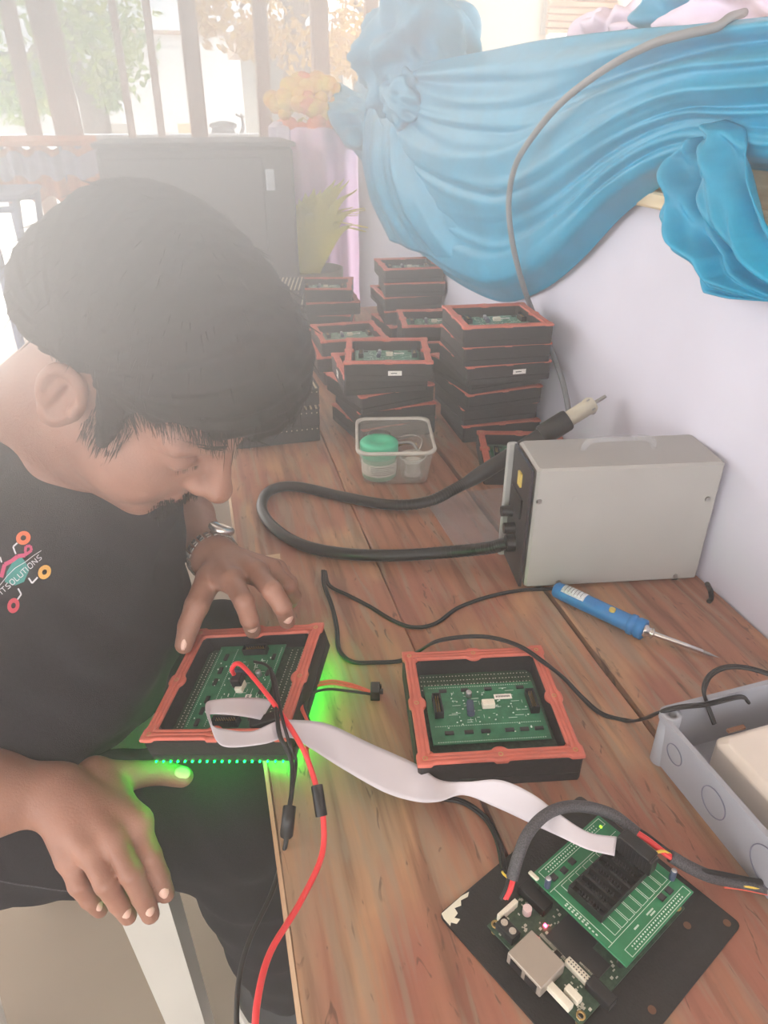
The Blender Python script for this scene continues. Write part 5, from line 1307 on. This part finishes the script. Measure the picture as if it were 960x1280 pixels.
# lilac draped stand with marigolds and fern
ly = 3.35; l0 = aty(338, 165, ly); l1 = aty(445, 165, ly); lz = l0[2]+.02
lcx, lw = (l0[0]+l1[0])/2, (l1[0]-l0[0])/2
ls = thing('draped_stand', 'flower stand draped in lilac cloth left of the booth', 'stand', (lcx, ly, -TABLE))
rings = []
for z, k in ((lz, .82), (lz-.01, .98), (lz-.3, 1.0), (-TABLE+.45, 1.02), (-TABLE+.01, 1.08)):
    rings.append([(lcx+lw*k*math.cos(t)*(1+.05*math.sin(t*9+z*3)), ly+.22*k*math.sin(t)*(1+.10*math.sin(t*11)), z) for t in np.linspace(0, 2*math.pi, 64, endpoint=False)])
m = MB(); m.grid(rings[::-1], 0, True, True); m.add(rings[0], [tuple(range(64))]); m.build('cloth', 'lilac', ls)
m = MB(); m.box((l0[0]+.03, ly-.1, lz-.18), (.09, .12, .40), 0, None, .02); m.build('cloth_fold', 'lilac_pale', ls)
fb = thing('marigold_bouquet', 'round bouquet of yellow and orange marigolds on the lilac stand', 'bouquet', (lcx, ly, lz))
cen = aty(386, 128, ly-.05); rs = random.Random(5)
for k in range(52):
    th = rs.uniform(0, 6.28); rr_ = math.sqrt(rs.random()); x = cen[0]+.155*rr_*math.cos(th); z = cen[2]+.10*rr_*math.sin(th)-.02; y = ly-.06-.12*math.sqrt(max(0, 1-rr_*rr_))
    rnd = random.Random(k); R_ = rs.uniform(.026, .040)
    m = MB(); m.grid(uvsphere((x, y, z), (R_, R_, R_*.85), 14, 9, None, lambda d: .16*math.sin(9*math.atan2(d[0], d[2]+1e-6))*math.sin(7*d[1])), closed=True); m.build('flower', 'marigold_orange' if (z < cen[2]-.05 or rs.random() < .2) else 'marigold', fb)
leaf_cloud('leaf', [((cen[0]+.10, ly-.05, cen[2]-.01), (.08, .08, .06)), ((cen[0]-.02, ly-.02, cen[2]-.04), (.15, .06, .06))], 'fern', fb, 120, .02, 9)
fn = thing('fern', 'yellow-green fern standing on the floor below the lilac stand', 'plant', (aty(395, 330, 2.95)[0], 2.95, -TABLE)); fc_ = aty(388, 322, 2.95)
for k in range(46):
    an = math.radians(rs.uniform(25, 165)); L_ = rs.uniform(.16, .34); tip_ = fc_+np.array([math.cos(an)*L_, rs.uniform(-.12, .10), math.sin(an)*L_]); mid = (fc_+tip_)/2+np.array([0, 0, .04]); P = smooth_path([fc_-np.array([0, 0, .1]), mid, tip_-np.array([0, 0, .02])], 6)
    G = []
    for i, p in enumerate(P): t = i/(len(P)-1); w_ = .020*math.sin(math.pi*min(1, .15+t*.85))+.001; G.append([p-np.array([w_, 0, 0]), p+np.array([0, 0, .003]), p+np.array([w_, 0, 0])])
    m = MB(); m.grid(G); m.build('leaf', 'fern', fn)
m = MB(); m.lathe([(0, -TABLE), (.10, -TABLE), (.13, fc_[2]-.04), (.12, fc_[2]-.04), (.115, fc_[2]-.06), (0, fc_[2]-.06)], (fc_[0], fc_[1], 0)); m.build('pot', 'fern_dark', fn)
# orange draped table at the left, chairs
oy = 3.3; o0 = aty(-60, 184, oy); o1 = aty(92, 184, oy); ob = aty(50, 250, oy)[2]
ot = thing('draped_table', 'table draped in orange cloth with a bluish band at the left edge', 'table', ((o0[0]+o1[0])/2, oy+.3, -TABLE))
def oskirt(z0, z1, off, matn, nm):
    G = []
    for z in np.linspace(z0, z1, 6):
        row = []
        for t in np.linspace(0, 1, 70): row.append((o0[0]+(o1[0]+.03-o0[0])*t, oy-off-.018*math.sin(t*60)-.01*math.sin(t*23+z*9)+.02, z+.012*math.sin(t*31)))
        for t in np.linspace(0, 1, 24): row.append((o1[0]+.03+off*.5+.012*math.sin(t*30), oy+.6*t, z))
        G.append(row)
    MB().grid(G).build(nm, matn, ot, solid=.003)
oskirt(o0[2], ob, .0, 'orange_cloth', 'cloth_skirt'); mid_z = aty(50, 208, oy)[2]; oskirt(mid_z+.045, mid_z-.04, .03, 'bluish_cloth', 'cloth_band')
m = MB(); m.box(((o0[0]+o1[0])/2, oy+.3, o0[2]+.01), (o1[0]-o0[0]+.06, .62, .02), 0, None, .004); m.build('cloth_top', 'orange_cloth', ot)
for x in (o0[0]+.05, o1[0]-.05):
    for y in (oy+.05, oy+.55): m = MB(); m.cyl((x, y, -TABLE), (x, y, o0[2]), .018, n=10); m.build('leg', 'blue_steel', ot)
cy = 2.75; ch = thing('steel_chair', 'blue-grey steel chair frame below the orange cloth at the left edge', 'chair', (aty(10, 270, cy)[0], cy+.15, -TABLE))
p = aty(20, 252, cy); q = aty(27, 300, cy); d = (q-p)/(p[2]-q[2]); 
for dx, dy in ((0, 0), (-.42, 0), (0, .4), (-.42, .4)): a = p+np.array([dx, dy, 0]); m = MB(); m.cyl(a+np.array([0, 0, .0]), a+d*(a[2]+TABLE), .012, n=10); m.build('leg', 'blue_steel', ch)
m = MB(); m.box(p+np.array([-.21, .2, .01]), (.46, .44, .02), 0, None, .008); m.build('seat', 'blue_steel', ch)
for dy in (0, .4): a = aty(5, 262, cy); m = MB(); m.cyl((p[0]-.42, cy+dy, a[2]-.0), (p[0], cy+dy, a[2]), .010, n=8); m.build('crossbar', 'blue_steel', ch)
# a few broad floor tiles
# ------------------------------------------------------------------ haze: scattering volumes added to stand in for lens veiling
def veil_box(name, lo, hi, dens, aniso=0.3, blob=None, label=''):
    lo = np.array(lo); hi = np.array(hi); m = MB(); m.box((lo+hi)/2, tuple(hi-lo)); mt = bpy.data.materials.new(name); mt.use_nodes = True; N = mt.node_tree.nodes; L = mt.node_tree.links
    N.remove(N['Principled BSDF']); v = N.new('ShaderNodeVolumeScatter'); v.inputs['Color'].default_value = (1.0, .97, .945, 1); v.inputs['Density'].default_value = dens; v.inputs['Anisotropy'].default_value = aniso
    L.new(v.outputs[0], N['Material Output'].inputs['Volume']); M[name] = mt
    o = m.build(name, name)
    if blob:
        c, r = blob; tc = N.new('ShaderNodeTexCoord'); mp = N.new('ShaderNodeMapping'); mp.vector_type = 'TEXTURE'; mp.inputs['Location'].default_value = tuple(np.array(c)-np.array(o.location)); mp.inputs['Scale'].default_value = tuple(r)
        L.new(tc.outputs['Object'], mp.inputs[0]); ln = N.new('ShaderNodeVectorMath'); ln.operation = 'LENGTH'; L.new(mp.outputs[0], ln.inputs[0])
        mr = N.new('ShaderNodeMapRange'); mr.interpolation_type = 'SMOOTHERSTEP'; mr.inputs['From Min'].default_value = 0; mr.inputs['From Max'].default_value = 1; mr.inputs['To Min'].default_value = dens; mr.inputs['To Max'].default_value = 0
        L.new(ln.outputs['Value'], mr.inputs[0]); L.new(mr.outputs[0], v.inputs['Density']); 
    return tag(o, label, 'added haze', kind='stuff')
veil_box('thin_veil', (-2.2, -.5, -.70), (2.4, 5.4, 2.2), .075, .3, None, 'thin scattering volume over the table, added to stand in for lens veil')  # even, low-density volume added to lift the blacks like a veiled lens
sm = veil_box('dense_veil', (-.52, -.05, .26), (.42, .86, 1.28), 7.0, .6, ((-.10, .40, .78), (.45, .45, .45)), 'denser pale smoke drifting over the man\'s head')  # dense blob added before the head, imitating veiling flare
M['dense_veil'].cycles.volume_step_rate = 1.0
# ------------------------------------------------------------------ lift everything so that the floor is at zero
for o in list(bpy.data.objects):
    if o.parent is None:
        if o.name == 'camera' or o.type != 'EMPTY' or True: o.location.z += TABLE
for o in bpy.data.objects:
    if o.type == 'EMPTY' and o.rotation_euler is not None: pass
